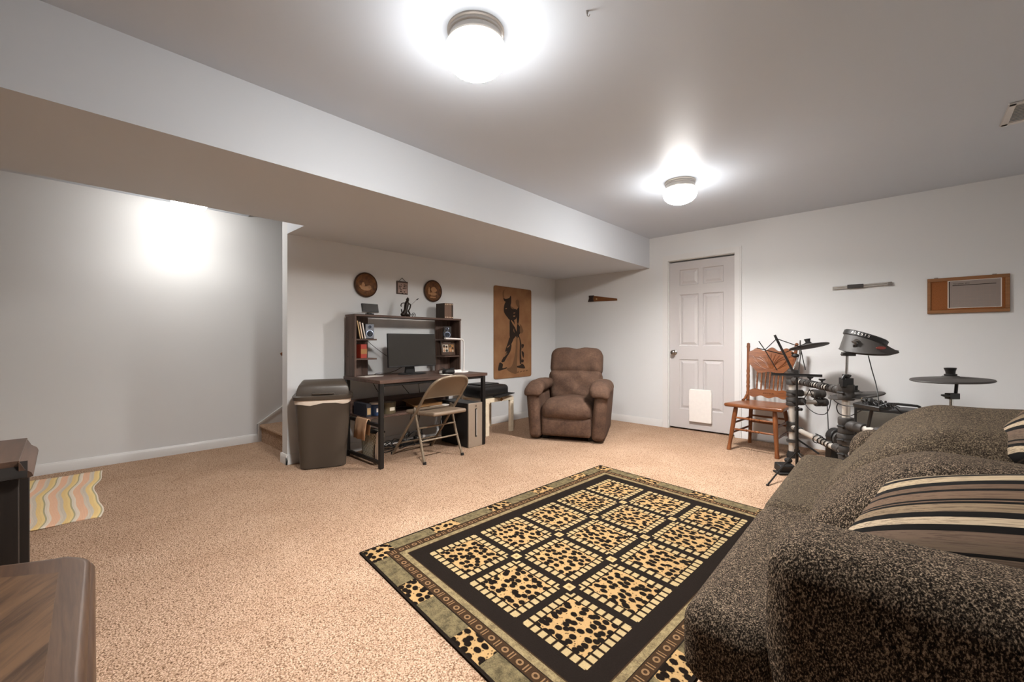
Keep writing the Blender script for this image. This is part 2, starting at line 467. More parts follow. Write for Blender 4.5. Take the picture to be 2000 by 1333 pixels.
class T:
    """a thing: an Empty at its base with parts as children"""
    def __init__(s, name, label, cat, loc=(0, 0, 0), rz=0, group=None, rot=None):
        s.o = bpy.data.objects.new(name, None); COL.objects.link(s.o)
        s.o.empty_display_size = .05
        s.o.location = loc
        s.o.rotation_euler = rot if rot is not None else (0, 0, rz)
        s.o['label'] = label; s.o['category'] = cat
        if group: s.o['group'] = group
        m3 = Euler(rot if rot is not None else (0, 0, rz)).to_matrix().to_4x4()
        s.mw = Matrix.Translation(V3(loc)) @ m3; s.inv = s.mw.inverted()
    def part(s, name, mb, mat, parent=None, world=False, bev=0, sub=0, label=None, angle=40, smooth=True):
        if world: mb.xf(s.inv)
        o = bpy.data.objects.new(name, mb.mesh(name, mat, smooth, angle)); COL.objects.link(o)
        o.parent = parent or s.o
        if bev: bevel(o, bev)
        if sub: subd(o, sub)
        if label: o['label'] = label
        return o
def solo(name, label, cat, mb, mat, loc=(0, 0, 0), rot=(0, 0, 0), group=None, bev=0, sub=0, kind=None, world=True, angle=40):
    """a thing that is one mesh"""
    mw = Matrix.Translation(V3(loc)) @ Euler(rot).to_matrix().to_4x4()
    if world: mb.xf(mw.inverted())
    o = bpy.data.objects.new(name, mb.mesh(name, mat, True, angle)); COL.objects.link(o)
    o.location = loc; o.rotation_euler = rot
    o['label'] = label; o['category'] = cat
    if group: o['group'] = group
    if kind: o['kind'] = kind
    if bev: bevel(o, bev)
    if sub: subd(o, sub)
    return o
def struct(name, mb, mat, parent=None, bev=0, label=None, angle=40):
    o = bpy.data.objects.new(name, mb.mesh(name, mat, True, angle)); COL.objects.link(o)
    if parent: o.parent = parent
    else: o['kind'] = 'structure'
    if label: o['label'] = label
    if bev: bevel(o, bev)
    return o
def text(name, body, size, mat, parent, mw, ext=.0006):
    cu = bpy.data.curves.new(name, 'FONT'); cu.body = body; cu.size = size; cu.extrude = ext
    cu.align_x = 'CENTER'; cu.align_y = 'CENTER'
    tmp = bpy.data.objects.new(name, cu); COL.objects.link(tmp)
    bpy.context.view_layer.update()
    me = bpy.data.meshes.new_from_object(tmp.evaluated_get(bpy.context.evaluated_depsgraph_get()))
    bpy.data.objects.remove(tmp); me.name = name
    me.materials.clear(); me.materials.append(M[mat]); me.transform(mw)
    o = bpy.data.objects.new(name, me); COL.objects.link(o); o.parent = parent
    return o
def rotY(a): return Matrix.Rotation(a, 3, 'Y')
def rotX(a): return Matrix.Rotation(a, 3, 'X')
def rotZ(a): return Matrix.Rotation(a, 3, 'Z')
def axes(x, y, z, o=(0, 0, 0)):
    x, y, z = V3(x), V3(y), V3(z)
    return Matrix(((x.x, y.x, z.x, o[0]), (x.y, y.y, z.y, o[1]), (x.z, y.z, z.z, o[2]), (0, 0, 0, 1)))

# ================================================================== the room
LAMP = 94.0; ADDED_SPOT = 178.0
mats()
ZC = 2.36                      # main ceiling
XS, XH, ZS = -2.41, -3.54, 1.989   # soffit face, soffit far edge over the hall, soffit underside
XD, XL, YB = -3.907, -5.03, 5.11   # desk wall, hall wall, door wall
YE = 1.335                     # end of the desk wall
XR, YF = 1.05, -4.2

struct('floor', MB().bb(XL-.12, XR+.12, YF-.12, YB+.12, -.1, 0), 'carpet')
struct('wall_left', MB().bb(XL-.12, XL, YF-.12, YB+.12, -.1, 4.1), 'wall')
struct('wall_right', MB().bb(XR, XR+.12, YF-.12, YB+.12, -.1, ZC+.1), 'wall')
struct('wall_front', MB().bb(XL, XR, YF-.12, YF, -.1, ZC+.1), 'wall')
DX0, DX1, DZ = -2.172, -1.408, 2.048
b = MB(); b.bb(XD-.12, DX0, YB, YB+.12, -.1, ZC+.1); b.bb(DX1, XR, YB, YB+.12, -.1, ZC+.1); b.bb(DX0, DX1, YB, YB+.12, DZ, ZC+.1)
struct('wall_back', b, 'wall')
struct('wall_desk', MB().bb(XD-.12, XD, YE, YB, -.1, 4.1), 'wall')
struct('wall_stair', MB().bb(XL, XD-.12, YB, YB+.12, -.1, 4.1), 'wall')
b = MB(); b.bb(XL, XR, YF, YE, ZC, ZC+.1); b.bb(XD, XR, YE, YB, ZC, ZC+.1)
struct('ceiling', b, 'ceiling')
struct('ceiling_stairwell', MB().bb(XL, XD-.12, YE-.1, YB, 4.0, 4.1), 'ceiling')
struct('wall_stairwell', MB().bb(XL, XD-.12, YE-.1, YE, ZC+.1, 4.0), 'wall')
b = MB(); b.prism([(XS, YF), (XS, YB), (XD, YB), (XD, YE), (XH, YE), (XH, YF)], (0, 0, ZS), (1, 0, 0), (0, 1, 0), (0, 0, ZC-ZS))
struct('soffit', b, 'soffit')

def skirting(pts):
    """baseboard profile swept on straight runs; pts: list of (p0, p1, inward normal)"""
    b = MB()
    for p0, p1, nrm in pts:
        p0 = V3((p0[0], p0[1], 0)); p1 = V3((p1[0], p1[1], 0)); n = V3((nrm[0], nrm[1], 0))
        prof = [(0, 0), (.014, 0), (.014, .062), (.009, .074), (.006, .085), (0, .085)]
        b.loft([[p+n*a+V3((0, 0, h)) for a, h in prof] for p in (p0, p1)])
    return b
struct('baseboard_back', skirting([((XD, YB), (DX0-.065, YB), (0, -1)), ((DX1+.065, YB), (XR, YB), (0, -1))]), 'trim')
struct('baseboard_desk', skirting([((XD, YE-.014), (XD, YB), (1, 0)), ((XD-.12, YE), (XD+.014, YE), (0, -1)), ((XD-.12, YE-.014), (XD-.12, YE+.05), (-1, 0))]), 'trim')
struct('baseboard_left', skirting([((XL, YF), (XL, 1.42), (1, 0))]), 'trim')
struct('baseboard_right', skirting([((XR, YF), (XR, YB), (-1, 0))]), 'trim')
struct('baseboard_front', skirting([((XL, YF), (XR, YF), (0, 1))]), 'trim')
# stair skirt board and carpeted stairs
sl = .665
b = MB(); b.prism([(1.42, 0), (1.42, .186), (1.60, .305), (4.6, .305+3.0*sl), (4.6, -.1)], (XL, 0, 0), (0, 1, 0), (0, 0, 1), (.014, 0, 0))
b.prism([(1.42, .0), (1.42, .19), (1.60, .311), (4.6, .311+3.0*sl), (4.6, .285+3.0*sl), (1.605, .29), (1.437, .178), (1.437, 0)], (XL, 0, 0), (0, 1, 0), (0, 0, 1), (.022, 0, 0))
struct('trim_1', b, 'trim')
b = MB()
for i in range(10):
    y = 1.455+i*.28; z = (i+1)*.182
    b.bb(XL+.015, XD-.12, y, y+.3 if i < 9 else YB, i*.182-.02, z)
    b.tube([(XL+.015, y, z-.018), (XD-.12, y, z-.018)], .02, 10)
struct('staircase', b, 'carpet', bev=.006)
t = T('handrail', 'stair handrail end showing past the edge of the desk wall', 'handrail', (XL, 1.63, 0))
t.part('rail', MB().tube([(XL+.07, 1.63, .918), (XL+.07, 1.70, .955), (XL+.07, 4.4, .955+2.7*sl)], .018, 12), 'oak', world=True)
for y in (1.72, 3.6):
    z = .955+(y-1.70)*sl-.02
    t.part('bracket', MB().tube([(XL, y, z-.06), (XL+.05, y, z-.06), (XL+.07, y, z)], .007, 8).cyl((XL, y, z-.06), (XL+.006, y, z-.06), .03), 'nickel', world=True)

# door with casing
b = MB(); cw = .062
for d0, d1, e0, e1 in ((0, cw, 0, .013), (0, cw-.014, .013, .019)):
    xa, xb, xc, xd = DX0-d1, DX0+.006, DX1-.006, DX1+d1; zt_ = DZ+d1
    b.prism([(xa, 0), (xa, zt_), (xd, zt_), (xd, 0), (xc, 0), (xc, DZ-.006), (xb, DZ-.006), (xb, 0)], (0, YB-e0, 0), (1, 0, 0), (0, 0, 1), (0, -(e1-e0), 0))
b.bb(DX0, DX0+.012, YB, YB+.12, 0, DZ); b.bb(DX1-.012, DX1, YB, YB+.12, 0, DZ); b.bb(DX0, DX1, YB, YB+.12, DZ-.012, DZ)
b.bb(DX0, DX1, YB+.1, YB+.12, 0, DZ)
door = struct('door_1', b, 'trim')
def door_slab(x0, x1, z0, z1, y):
    b = MB(); w = x1-x0
    xs = [x0, x0+.118, x0+.118+.226, x1-.118-.226, x1-.118, x1]
    zs = [z0, .245, .845, 1.005, 1.625, 1.735, 1.925, z1]
    for i in range(5):
        for j in range(7):
            a0, a1, c0, c1 = xs[i], xs[i+1], zs[j], zs[j+1]
            if i in (1, 3) and j in (1, 3, 5):
                rings = []
                for ins, dp in ((0, 0), (.009, .012), (.020, .012), (.046, .001)):
                    rings.append([V3((a0+ins, y+dp, c0+ins)), V3((a1-ins, y+dp, c0+ins)), V3((a1-ins, y+dp, c1-ins)), V3((a0+ins, y+dp, c1-ins))])
                vs = [p for r in rings for p in r]
                fs = [(k*4+m, k*4+(m+1) % 4, k*4+4+(m+1) % 4, k*4+4+m) for k in range(3) for m in range(4)]+[(12, 13, 14, 15)]
                b.add(vs, fs)
            else:
                b.add([(a0, y, c0), (a1, y, c0), (a1, y, c1), (a0, y, c1)], [(0, 1, 2, 3)])
    b.add([(x0, y, z0), (x1, y, z0), (x1, y, z1), (x0, y, z1), (x0, y+.035, z0), (x1, y+.035, z0), (x1, y+.035, z1), (x0, y+.035, z1)],
          [(0, 1, 5, 4), (1, 2, 6, 5), (2, 3, 7, 6), (3, 0, 4, 7), (4, 5, 6, 7)])
    return b
slab = struct('door_panel', door_slab(DX0+.014, DX1-.014, .022, 2.018, YB+.022), 'door', parent=door, angle=20)
b = MB(); kx, kz = -2.098, .925
b.lathe([(.032, 0), (.032, .005), (.026, .010), (.012, .012), (.011, .032), (.020, .040), (.028, .052), (.028, .062), (.020, .071), (.004, .074)], (kx, YB+.022, kz), (0, -1, 0), 28)
struct('door_knob', b, 'nickel', parent=slab, label='satin metal door knob')
b = MB(); b.prism([(0, 0), (.256, 0), (.256, .36), (.246, .384), (.010, .384), (0, .36)], (-1.915, YB+.022, .112), (1, 0, 0), (0, 0, 1), (0, -.034, 0))
struct('pet_flap', b, 'white', parent=slab, bev=.006, label='white plastic pet flap cover')

# ------------------------------------------------------------------ ceiling lights
def ceiling_light(x, y, label, watts=ADDED_SPOT):
    t = T('ceiling_light', label, 'ceiling light', (x, y, ZC), group='mushroom glass ceiling lights')
    t.part('canopy', MB().lathe([(.0, 0), (.119, 0), (.119, -.006), (.113, -.010), (.115, -.022), (.110, -.027), (.111, -.042), (.110, -.048), (.119, -.052), (.118, -.059), (.0, -.059)], n=48), 'lamp_metal')
    prof = [(.0, -.056), (.110, -.058), (.122, -.066), (.128, -.078), (.129, -.092), (.127, -.112), (.117, -.134), (.098, -.153), (.070, -.167), (.038, -.175), (.0, -.178)]
    t.part('glass_shade', MB().lathe(prof, n=48), 'glass' if watts > 50 else 'glass_dim', label='glowing white glass shade', angle=80)
    li = bpy.data.lights.new('added_spot', 'SPOT'); li.energy = watts; li.color = (1, .985, .965)  # spot added below the glass shade, brightens the room without lighting the ceiling
    li.spot_size = R(166); li.spot_blend = .7; li.shadow_soft_size = .11
    lo = bpy.data.objects.new('added_spot', li); COL.objects.link(lo); lo.parent = t.o; lo.location = (0, 0, -.195)
    return t
ceiling_light(-1.326, 1.19, 'lit mushroom ceiling light nearest the camera')
ceiling_light(-1.365, 3.448, 'lit mushroom ceiling light near the white door')
ceiling_light(-4.53, .76, 'lit ceiling light half hidden behind the soffit edge over the left hall', 12)
# vent and hook
vx, vy = .393, 3.54
t = T('ceiling_vent', 'white louvred ceiling vent at the right edge of the ceiling', 'vent', (vx, vy, ZC))
b = MB(); w, l = .28, .33
b.bb(vx, vx+w, vy, vy+.03, ZC-.008, ZC); b.bb(vx, vx+w, vy+l-.03, vy+l, ZC-.008, ZC); b.bb(vx, vx+.03, vy, vy+l, ZC-.008, ZC); b.bb(vx+w-.03, vx+w, vy, vy+l, ZC-.008, ZC)
t.part('frame', b, 'trim', world=True, bev=.003)
for i in range(11):
    y = vy+.045+i*.024
    t.part('slat', MB().box((vx+w/2, y, ZC-.005), (w-.06, .019, .0015), rotX(.22)), 'trim', world=True)
b = MB(); b.cyl((-.923, 1.413, ZC), (-.923, 1.413, ZC-.012), .005, .003).tube([(-.923, 1.413, ZC-.012), (-.923, 1.413, ZC-.02), (-.916, 1.413, ZC-.026), (-.911, 1.413, ZC-.02)], .0018, 6)
solo('ceiling_hook', 'tiny metal hook screwed into the ceiling', 'hook', b, 'nickel', (-.923, 1.413, ZC))

# ------------------------------------------------------------------ rug and mat
RW, RL = 1.505, 2.125
o = V3((-2.005, 1.021, 0)); ux = V3((math.cos(R(-6)), math.sin(R(-6)), 0)); uy = V3((.038, 1, 0)).normalized()
me = bpy.data.meshes.new('area_rug'); bm = bmesh.new(); uvl = bm.loops.layers.uv.new('weave')
NX, NY = 15, 21; hh = .011; gv = {}
def rugp(i, j, z): return ux*(RW*i/NX)+uy*(RL*j/NY)+V3((0, 0, z))
for i in range(NX+1):
    for j in range(NY+1):
        edge = i in (0, NX) or j in (0, NY)
        gv[i, j] = bm.verts.new(rugp(i, j, hh*(.8 if edge else 1)))
def rugface(vs, uvs):
    f = bm.faces.new(vs)
    for lp, uv in zip(f.loops, uvs): lp[uvl].uv = uv
for i in range(NX):
    for j in range(NY):
        q = [(i, j), (i+1, j), (i+1, j+1), (i, j+1)]
        rugface([gv[k] for k in q], [(RW*k[0]/NX, RL*k[1]/NY) for k in q])
loop = [(i, 0) for i in range(NX)]+[(NX, j) for j in range(NY)]+[(i, NY) for i in range(NX, 0, -1)]+[(0, j) for j in range(NY, 0, -1)]
low = [bm.verts.new(rugp(i, j, 0)) for i, j in loop]
for k in range(len(loop)):
    m = (k+1) % len(loop)
    rugface([low[k], low[m], gv[loop[m]], gv[loop[k]]], [(0, 0)]*4)
bm.faces.new(list(reversed(low)))
bm.to_mesh(me); bm.free(); me.materials.append(rug_material(RW, RL))
rug = bpy.data.objects.new('area_rug', me); COL.objects.link(rug); rug.location = o
rug['label'] = 'leopard print area rug with dark grid and olive borders in front of the sofa'; rug['category'] = 'rug'

b = MB(); vs = []; fs = []; n = 48; ML, MWD = 1.25, .80
for k in range(n+1):
    y = ML*k/n
    for j in range(13):
        x = MWD*j/12
        x += (.020*math.sin(y*6.2+.6)+.006*math.sin(y*15))*(j/12)
        yy = y+(.01*math.sin(x*20) if k in (0, n) else 0)
        vs.append((x, yy, .007+.002*math.sin(y*11+j)))
for k in range(n):
    for j in range(12): fs.append((k*13+j, k*13+j+1, (k+1)*13+j+1, (k+1)*13+j))
b.add(vs, fs)
mat_o = solo('floor_mat', 'thin floor mat with wavy orange, yellow and grey stripes along the left wall', 'mat', b, 'mat', (-3.61, -.645, 0), (0, 0, PI/2-.05), world=False)
md = mat_o.modifiers.new('thickness', 'SOLIDIFY'); md.thickness = .006; md.offset = 1

# ================================================================== sofa
SX0 = -.378
t = T('sofa', 'dark speckled chenille two seat sofa in the right foreground', 'sofa', (.15, 1.88, 0))
b = MB(); b.soft((.20, 1.80, .185), (1.0, 1.66, .27), .03, n=8); t.part('base', b, 'sofa', world=True, angle=180)
for y in (1.02, 2.58):
    for x in (-.24, .64): t.part('foot', MB().cyl((x, y, 0), (x, y, .06), .025, .03, 14), 'espresso', world=True)
b = MB(); b.soft((.62, 1.80, .44), (.22, 1.74, .72), .08, (.02, 0, .01), n=8); t.part('back_frame', b, 'sofa', world=True, angle=180)
def arm(yc, sgn, zc=.365, zh=.64, r=.058):
    def wp(p):
        k = max(0, (p.z+.05)/.3)
        return V3((p.x, p.y+sgn*.010*k, p.z-.012*(p.x+.45)*(1 if p.z > .1 else 0)))
    return MB().soft((.250, yc, zc), (.91, .215, zh), r, (.012, .012, .018), n=12, warp=wp)
t.part('arm', arm(1.03, -1), 'sofa', world=True, angle=180)
t.part('arm', arm(2.575, 1, .345, .595, .075), 'sofa', world=True, angle=180)
def seat(y0, y1, ear):
    """T cushion: the ear wraps in front of the arm"""
    yc = (y0+y1)/2; hy = (y1-y0)/2
    def wp(p):
        k = (p.x+.365-.195)/.03; k = max(0, min(1, k)); k = k*k*(3-2*k)
        if ear < 0: p.y += .215*k*(.5-.5*p.y/hy)
        if ear > 0: p.y -= .215*k*(.5+.5*p.y/hy)
        p.z += .008*math.sin(p.x*9+1)*math.cos(p.y*5)
        p.x -= .024*(yc+p.y-.98)*(1 if p.x < 0 else .3)
        return p
    return MB().soft((SX0+.365, yc, .392), (.73, y1-y0, .175), .048, (.012, .012, .022), n=16, warp=wp)
t.part('seat_cushion', seat(.945, 1.755, -1), 'sofa', world=True, angle=180)
t.part('seat_cushion', seat(1.759, 2.665, 1), 'sofa2', world=True, angle=180)
def back_cushion(c, size, slope, seed=0, yaw=0):
    """deep loose cushion: front face slopes back, edges sag"""
    rnd = random.Random(seed); a = [rnd.uniform(0, 6) for _ in range(6)]
    hx, hy, hz = size[0]/2, size[1]/2, size[2]/2
    def wp(p):
        w = .010*math.sin(p.y*9+a[0])*math.sin(p.z*10+a[1]) + .006*math.sin(p.y*19+p.z*13+a[2])
        f = max(0, min(1, .5-.5*p.x/hx))
        p.x += slope*(p.z/hz)*f + w
        p.z += .012*math.sin(p.y*8+a[3])*(p.z/hz) + .010*math.sin(p.x*11+a[4])*(1 if p.z > 0 else 0)
        return p
    return MB().soft(c, size, .11, (.03, .02, .03), rotZ(yaw), n=16, k=6, warp=wp)
t.part('back_cushion', back_cushion((.17, 1.60, .595), (.66, .44, .30), .13, 3), 'sofa', world=True, angle=180)
bc = t.part('back_cushion', back_cushion((.185, 2.115, .625), (.64, .66, .35), .145, 5), 'sofa2', world=True, angle=180)
b = MB(); b.tube([(-0.235, 2.360, 0.505), (-0.223, 2.345, 0.497), (-0.187, 2.300, 0.502), (-0.166, 2.280, 0.507)], .003, 6, 4)
t.part('zip', b, 'zip', parent=bc, world=True)

def throw(name, label, w, h, th, o, ux, uy, shear=0):
    ux = V3(ux).normalized(); uy = V3(uy); uy = (uy-ux*uy.dot(ux)).normalized(); uz = ux.cross(uy)
    e = axes(ux, uy, uz).to_3x3().to_euler()
    ob = solo(name, label, 'pillow', MB().pillow(w, h, th, 26).xf(Matrix(((1, shear, 0, 0), (0, 1, 0, 0), (0, 0, 1, 0), (0, 0, 0, 1)))), 'stripe', o, e, group='striped throw pillows', world=False, angle=180)
    return ob
throw('throw_pillow', 'large brown and black striped throw pillow against the near arm of the sofa',   .56, .38, .17, (.168, 1.268, .688), (.98, .0, .19), (-.05, .96, .28), .34)
throw('throw_pillow', 'striped throw pillow half hidden at the far end of the sofa', .42, .42, .16, (0.300, 2.000, 0.786), (.2, -.8, .45), (.55, .5, .6))

# ================================================================== recliner
t = T('recliner', 'brown microfibre recliner with pillow arms in the far corner', 'recliner', (-2.655, 3.655, 0), R(25.3))
b = MB(); b.soft((0, .40, .20), (.56, .74, .28), .03, n=6); t.part('base', b, 'recliner', angle=180)
b = MB(); b.soft((0, .03, .15), (.53, .09, .20), .035, (.0, .012, 0), n=8); t.part('footrest', b, 'recliner', angle=180)
def wps(p):
    p.z += .010*math.cos(p.x*5) + .006*math.sin(p.x*17+p.y*9); return p
b = MB(); b.soft((0, .27, .310), (.545, .60, .20), .085, (0, .02, .035), n=12, warp=wps); t.part('seat_cushion', b, 'recliner', angle=180)
for s in (-1, 1):
    def wpa(p, s=s):
        k = (p.z+.27)/.54
        p.x += s*.045*max(0, k-.1)**1.2
        if p.z > .1: p.z -= .02*max(0, p.y)
        return p
    b = MB(); b.soft((s*.335, .38, .285), (.135, .80, .53), .05, (.012, .012, .0), n=10, warp=wpa)
    a = t.part('arm', b, 'recliner', angle=180)
    def wpp(p, s=s):
        q = max(0, -(p.y+.18))
        p.z -= 2.4*q*q + 1.9*max(0, s*p.x-.0)**2 - .02
        p.x += s*.02*(p.z/.06)*-.3
        p.z += .004*math.sin(p.y*30+p.x*8)*(1 if p.y < -.1 else .4)
        return p
    b = MB(); b.soft((s*.350, .285, .545), (.200, .66, .105), .045, (.008, .010, .022), n=12, warp=wpp)
    t.part('arm_pad', b, 'recliner', parent=a, angle=180)
lean = rotX(R(-17))
def wb1(p):
    p.z += -.014*math.exp(-(p.x/.06)**2)*max(0, p.z/.14); p.y += .016*math.exp(-((p.x-.01)/.025)**2)*max(0, min(1, -p.y/.1))*max(0, min(1, .5-p.z*6))
    p.y += .006*math.sin(p.x*23+p.z*12); return p
def wb2(p):
    p.y += .014*math.exp(-((p.x-.02)/.03)**2)*max(0, min(1, -p.y/.1))*max(0, min(1, p.z*7)) + .008*math.exp(-((p.x+.13-p.z*.8)/.018)**2)*max(0, min(1, -p.y/.1))
    p.x *= 1-.28*max(0, -p.z)/.2*.6
    p.y += .009*math.sin(p.x*19+p.z*26); return p
bk = MB(); bk.soft((0, .70, .56), (.60, .16, .74), .07, (0, .02, .01), lean, n=10)
o_ = t.part('backrest', bk, 'recliner', angle=180)
b = MB(); b.soft((0, .722, .800), (.625, .24, .335), .09, (0, .035, .02), lean, n=14, warp=wb1); t.part('head_cushion', b, 'recliner', parent=o_, angle=180)
b = MB(); b.soft((0, .61, .520), (.64, .22, .40), .09, (0, .05, .01), lean, n=14, warp=wb2); t.part('lumbar_cushion', b, 'recliner', parent=o_, angle=180)
t.part('recline_lever', MB().tube([(-.42, .42, .22), (-.435, .36, .21), (-.435, .28, .20)], .012, 10), 'black')
for s in (-.25, .25): t.part('foot', MB().bb(s-.03, s+.03, .1, .7, 0, .065), 'black')

# ================================================================== desk with hutch
t = T('computer_desk', 'dark rustic wood computer desk with hutch and black metal legs', 'desk', (-3.52, 2.40, 0))
P = lambda n, b, m, **k: t.part(n, b, m, world=True, **k)
P('desktop', MB().bb(-3.845, -3.185, 1.80, 3.02, .708, .738), 'desk_wood', bev=.003)
for x, y in ((-3.205, 1.822), (-3.805, 1.822), (-3.205, 2.975), (-3.805, 2.975)):
    P('leg', MB().bb(x-.0175, x+.0175, y-.0175, y+.0175, .006, .708).bb(x-.013, x+.013, y-.013, y+.013, 0, .006), 'black_metal', bev=.002)
for y in (1.822, 2.975):
    P('side_rail', MB().bb(-3.79, -3.22, y-.0125, y+.0125, .345, .372), 'black_metal', bev=.002)
    P('foot_rail', MB().bb(-3.79, -3.22, y-.0125, y+.0125, .035, .062), 'black_metal', bev=.002)
P('top_rail', MB().bb(-3.22, -3.20, 1.84, 2.96, .683, .708), 'black_metal', bev=.002)
P('lower_shelf', MB().bb(-3.80, -3.46, 1.84, 2.96, .372, .390), 'desk_wood', bev=.002)
P('shelf_backboard', MB().bb(-3.815, -3.80, 1.84, 2.96, .39, .515), 'desk_wood', bev=.002)
for y0, y1, wood_ in ((1.818, 1.836, 0), (3.042, 3.060, 0)):
    sp = P('hutch_side_panel', MB().bb(-3.832, -3.660, y0, y1, .738, 1.292), 'desk_wood_z', bev=.002)
    if y0 < 2:
        for z in (.92, 1.10):
            for x in (-3.79, -3.70):
                t.part('screw_hole', MB().cyl((x, y0+.0005, z), (x, y0-.001, z), .006, n=12), 'black', parent=sp, world=True)
P('hutch_back_panel', MB().bb(-3.840, -3.828, 1.836, 2.035, .738, 1.292), 'desk_wood_z')
P('hutch_back_panel', MB().bb(-3.840, -3.828, 2.838, 3.042, .738, 1.292), 'desk_wood_z')
P('hutch_top', MB().bb(-3.840, -3.655, 1.815, 3.063, 1.292, 1.311), 'desk_wood', bev=.002)
for z in (.905, 1.085):
    P('hutch_shelf', MB().bb(-3.828, -3.665, 1.836, 2.040, z-.014, z), 'desk_wood', bev=.001)
    P('hutch_shelf', MB().bb(-3.828, -3.665, 2.838, 3.042, z-.014, z), 'desk_wood', bev=.001)

# on the hutch top
zt = 1.311
t = T('smart_display', 'small dark tilted display screen on a foot on the hutch top', 'display', (-3.66, 1.955, zt))
t.part('foot', MB().bb(-3.72, -3.66, 1.95, 2.01, zt, zt+.012).bb(-3.71, -3.685, 1.96, 2.0, zt+.01, zt+.03), 'black', world=True, bev=.003)
rt = rotY(R(-14))
b = MB().box((-3.685, 1.981, zt+.062), (.016, .165, .082), rt); t.part('bezel', b, 'black', world=True, bev=.003)
b = MB().box((-3.6755, 1.981, zt+.067), (.003, .155, .06), rt); t.part('screen', b, 'screen', world=True)
b = MB().box((-3.680, 1.981, zt+.0235), (.020, .165, .008), rt); t.part('lower_edge', b, 'silver', world=True, bev=.002)

# bronze figurine: rearing horse and rider with a small wheel
fx, fy = -3.73, 2.415
t = T('bronze_figurine', 'black bronze rider figurine with raised spear and small wheel on the hutch', 'figurine', (fx, fy, zt))
def yz(y, z, x=0): return (fx+x, fy+y, zt+z)
b = MB(); b.ball(yz(-.045, .022), .026, 12, 8, (1, 1.25, .85)); b.ball(yz(.0, .018), .020, 12, 8, (1, 1.3, .8))
b.tube([yz(-.045, .02), yz(-.03, .055, .01), yz(-.015, .10), yz(-.005, .145), yz(.0, .165)], [.026, .025, .024, .024, .022, .020, .020, .021, .022, .023, .023, .022, .020, .018, .015, .013, .012], 10, 4)
b.ball(yz(.002, .172), .016); b.tube([yz(-.005, .175), yz(.006, .198), yz(.012, .18)], [.012, .004, .009], 8)
t.part('body', b, 'bronze', world=True)
b = MB(); b.tube([yz(.005, .14), yz(.035, .125), yz(.03, .09), yz(.01, .06)], .007, 8, 5); t.part('arm', b, 'bronze', world=True)
b = MB(); b.tube([yz(-.02, .14), yz(-.06, .135), yz(-.075, .115), yz(-.07, .10)], .005, 8, 5); t.part('arm', b, 'bronze', world=True)
b = MB(); b.tube([yz(-.02, .05), yz(-.06, .04), yz(-.07, .075)], .006, 8, 5).tube([yz(.01, .06), yz(.028, .035), yz(.025, .004)], .008, 8, 5); t.part('leg', b, 'bronze', world=True)
b = MB(); b.tube([yz(.02, .10), yz(.07, .145), yz(.112, .183)], .0012, 6).tube([yz(.105, .177), yz(.118, .186), yz(.135, .197)], [.002, .006, .002], 6); t.part('spear', b, 'bronze', world=True)
b = MB(); ring = [(fx, fy+.075+.021*math.cos(a), zt+.023+.021*math.sin(a)) for a in [2*PI*i/24 for i in range(24)]]
b.tube(ring, .003, 6, closed=True)
for i in range(4):
    a = PI*i/4; b.cyl((fx, fy+.075-.02*math.cos(a), zt+.023-.02*math.sin(a)), (fx, fy+.075+.02*math.cos(a), zt+.023+.02*math.sin(a)), .0012, n=6)
b.cyl(yz(.03, .02), yz(.075, .023), .003, n=8)
t.part('wheel', b, 'bronze', world=True)

# books on the hutch, spines to the room
for i in range(5):
    y = 2.836+i*.0235
    lab = ['leftmost brown book, its dark cover showing, in the row on the hutch top', 'second brown book from the left in the row on the hutch top', 'middle brown book of the five on the hutch top', 'second brown book from the right in the row on the hutch top', 'rightmost dark brown book in the row on the hutch top'][i]
    t = T('book', lab, 'book', (-3.74, y+.011, zt), group='brown books on the hutch top')
    t.part('cover', MB().bb(-3.815, -3.665, y, y+.0035, zt, zt+.165).bb(-3.815, -3.665, y+.0195, y+.023, zt, zt+.165), 'dark_cover', world=True)
    t.part('spine', MB().bb(-3.666, -3.661, y, y+.023, zt, zt+.165), 'beige_spine' if i < 4 else 'dark_cover', world=True, bev=.001)
    t.part('pages', MB().bb(-3.81, -3.666, y+.0035, y+.0195, zt+.004, zt+.160), 'peach', world=True)
    for z in (.012, .152):
        t.part('spine_band', MB().bb(-3.661, -3.6595, y+.004, y+.019, zt+z-.004, zt+z+.004), 'peach', world=True)

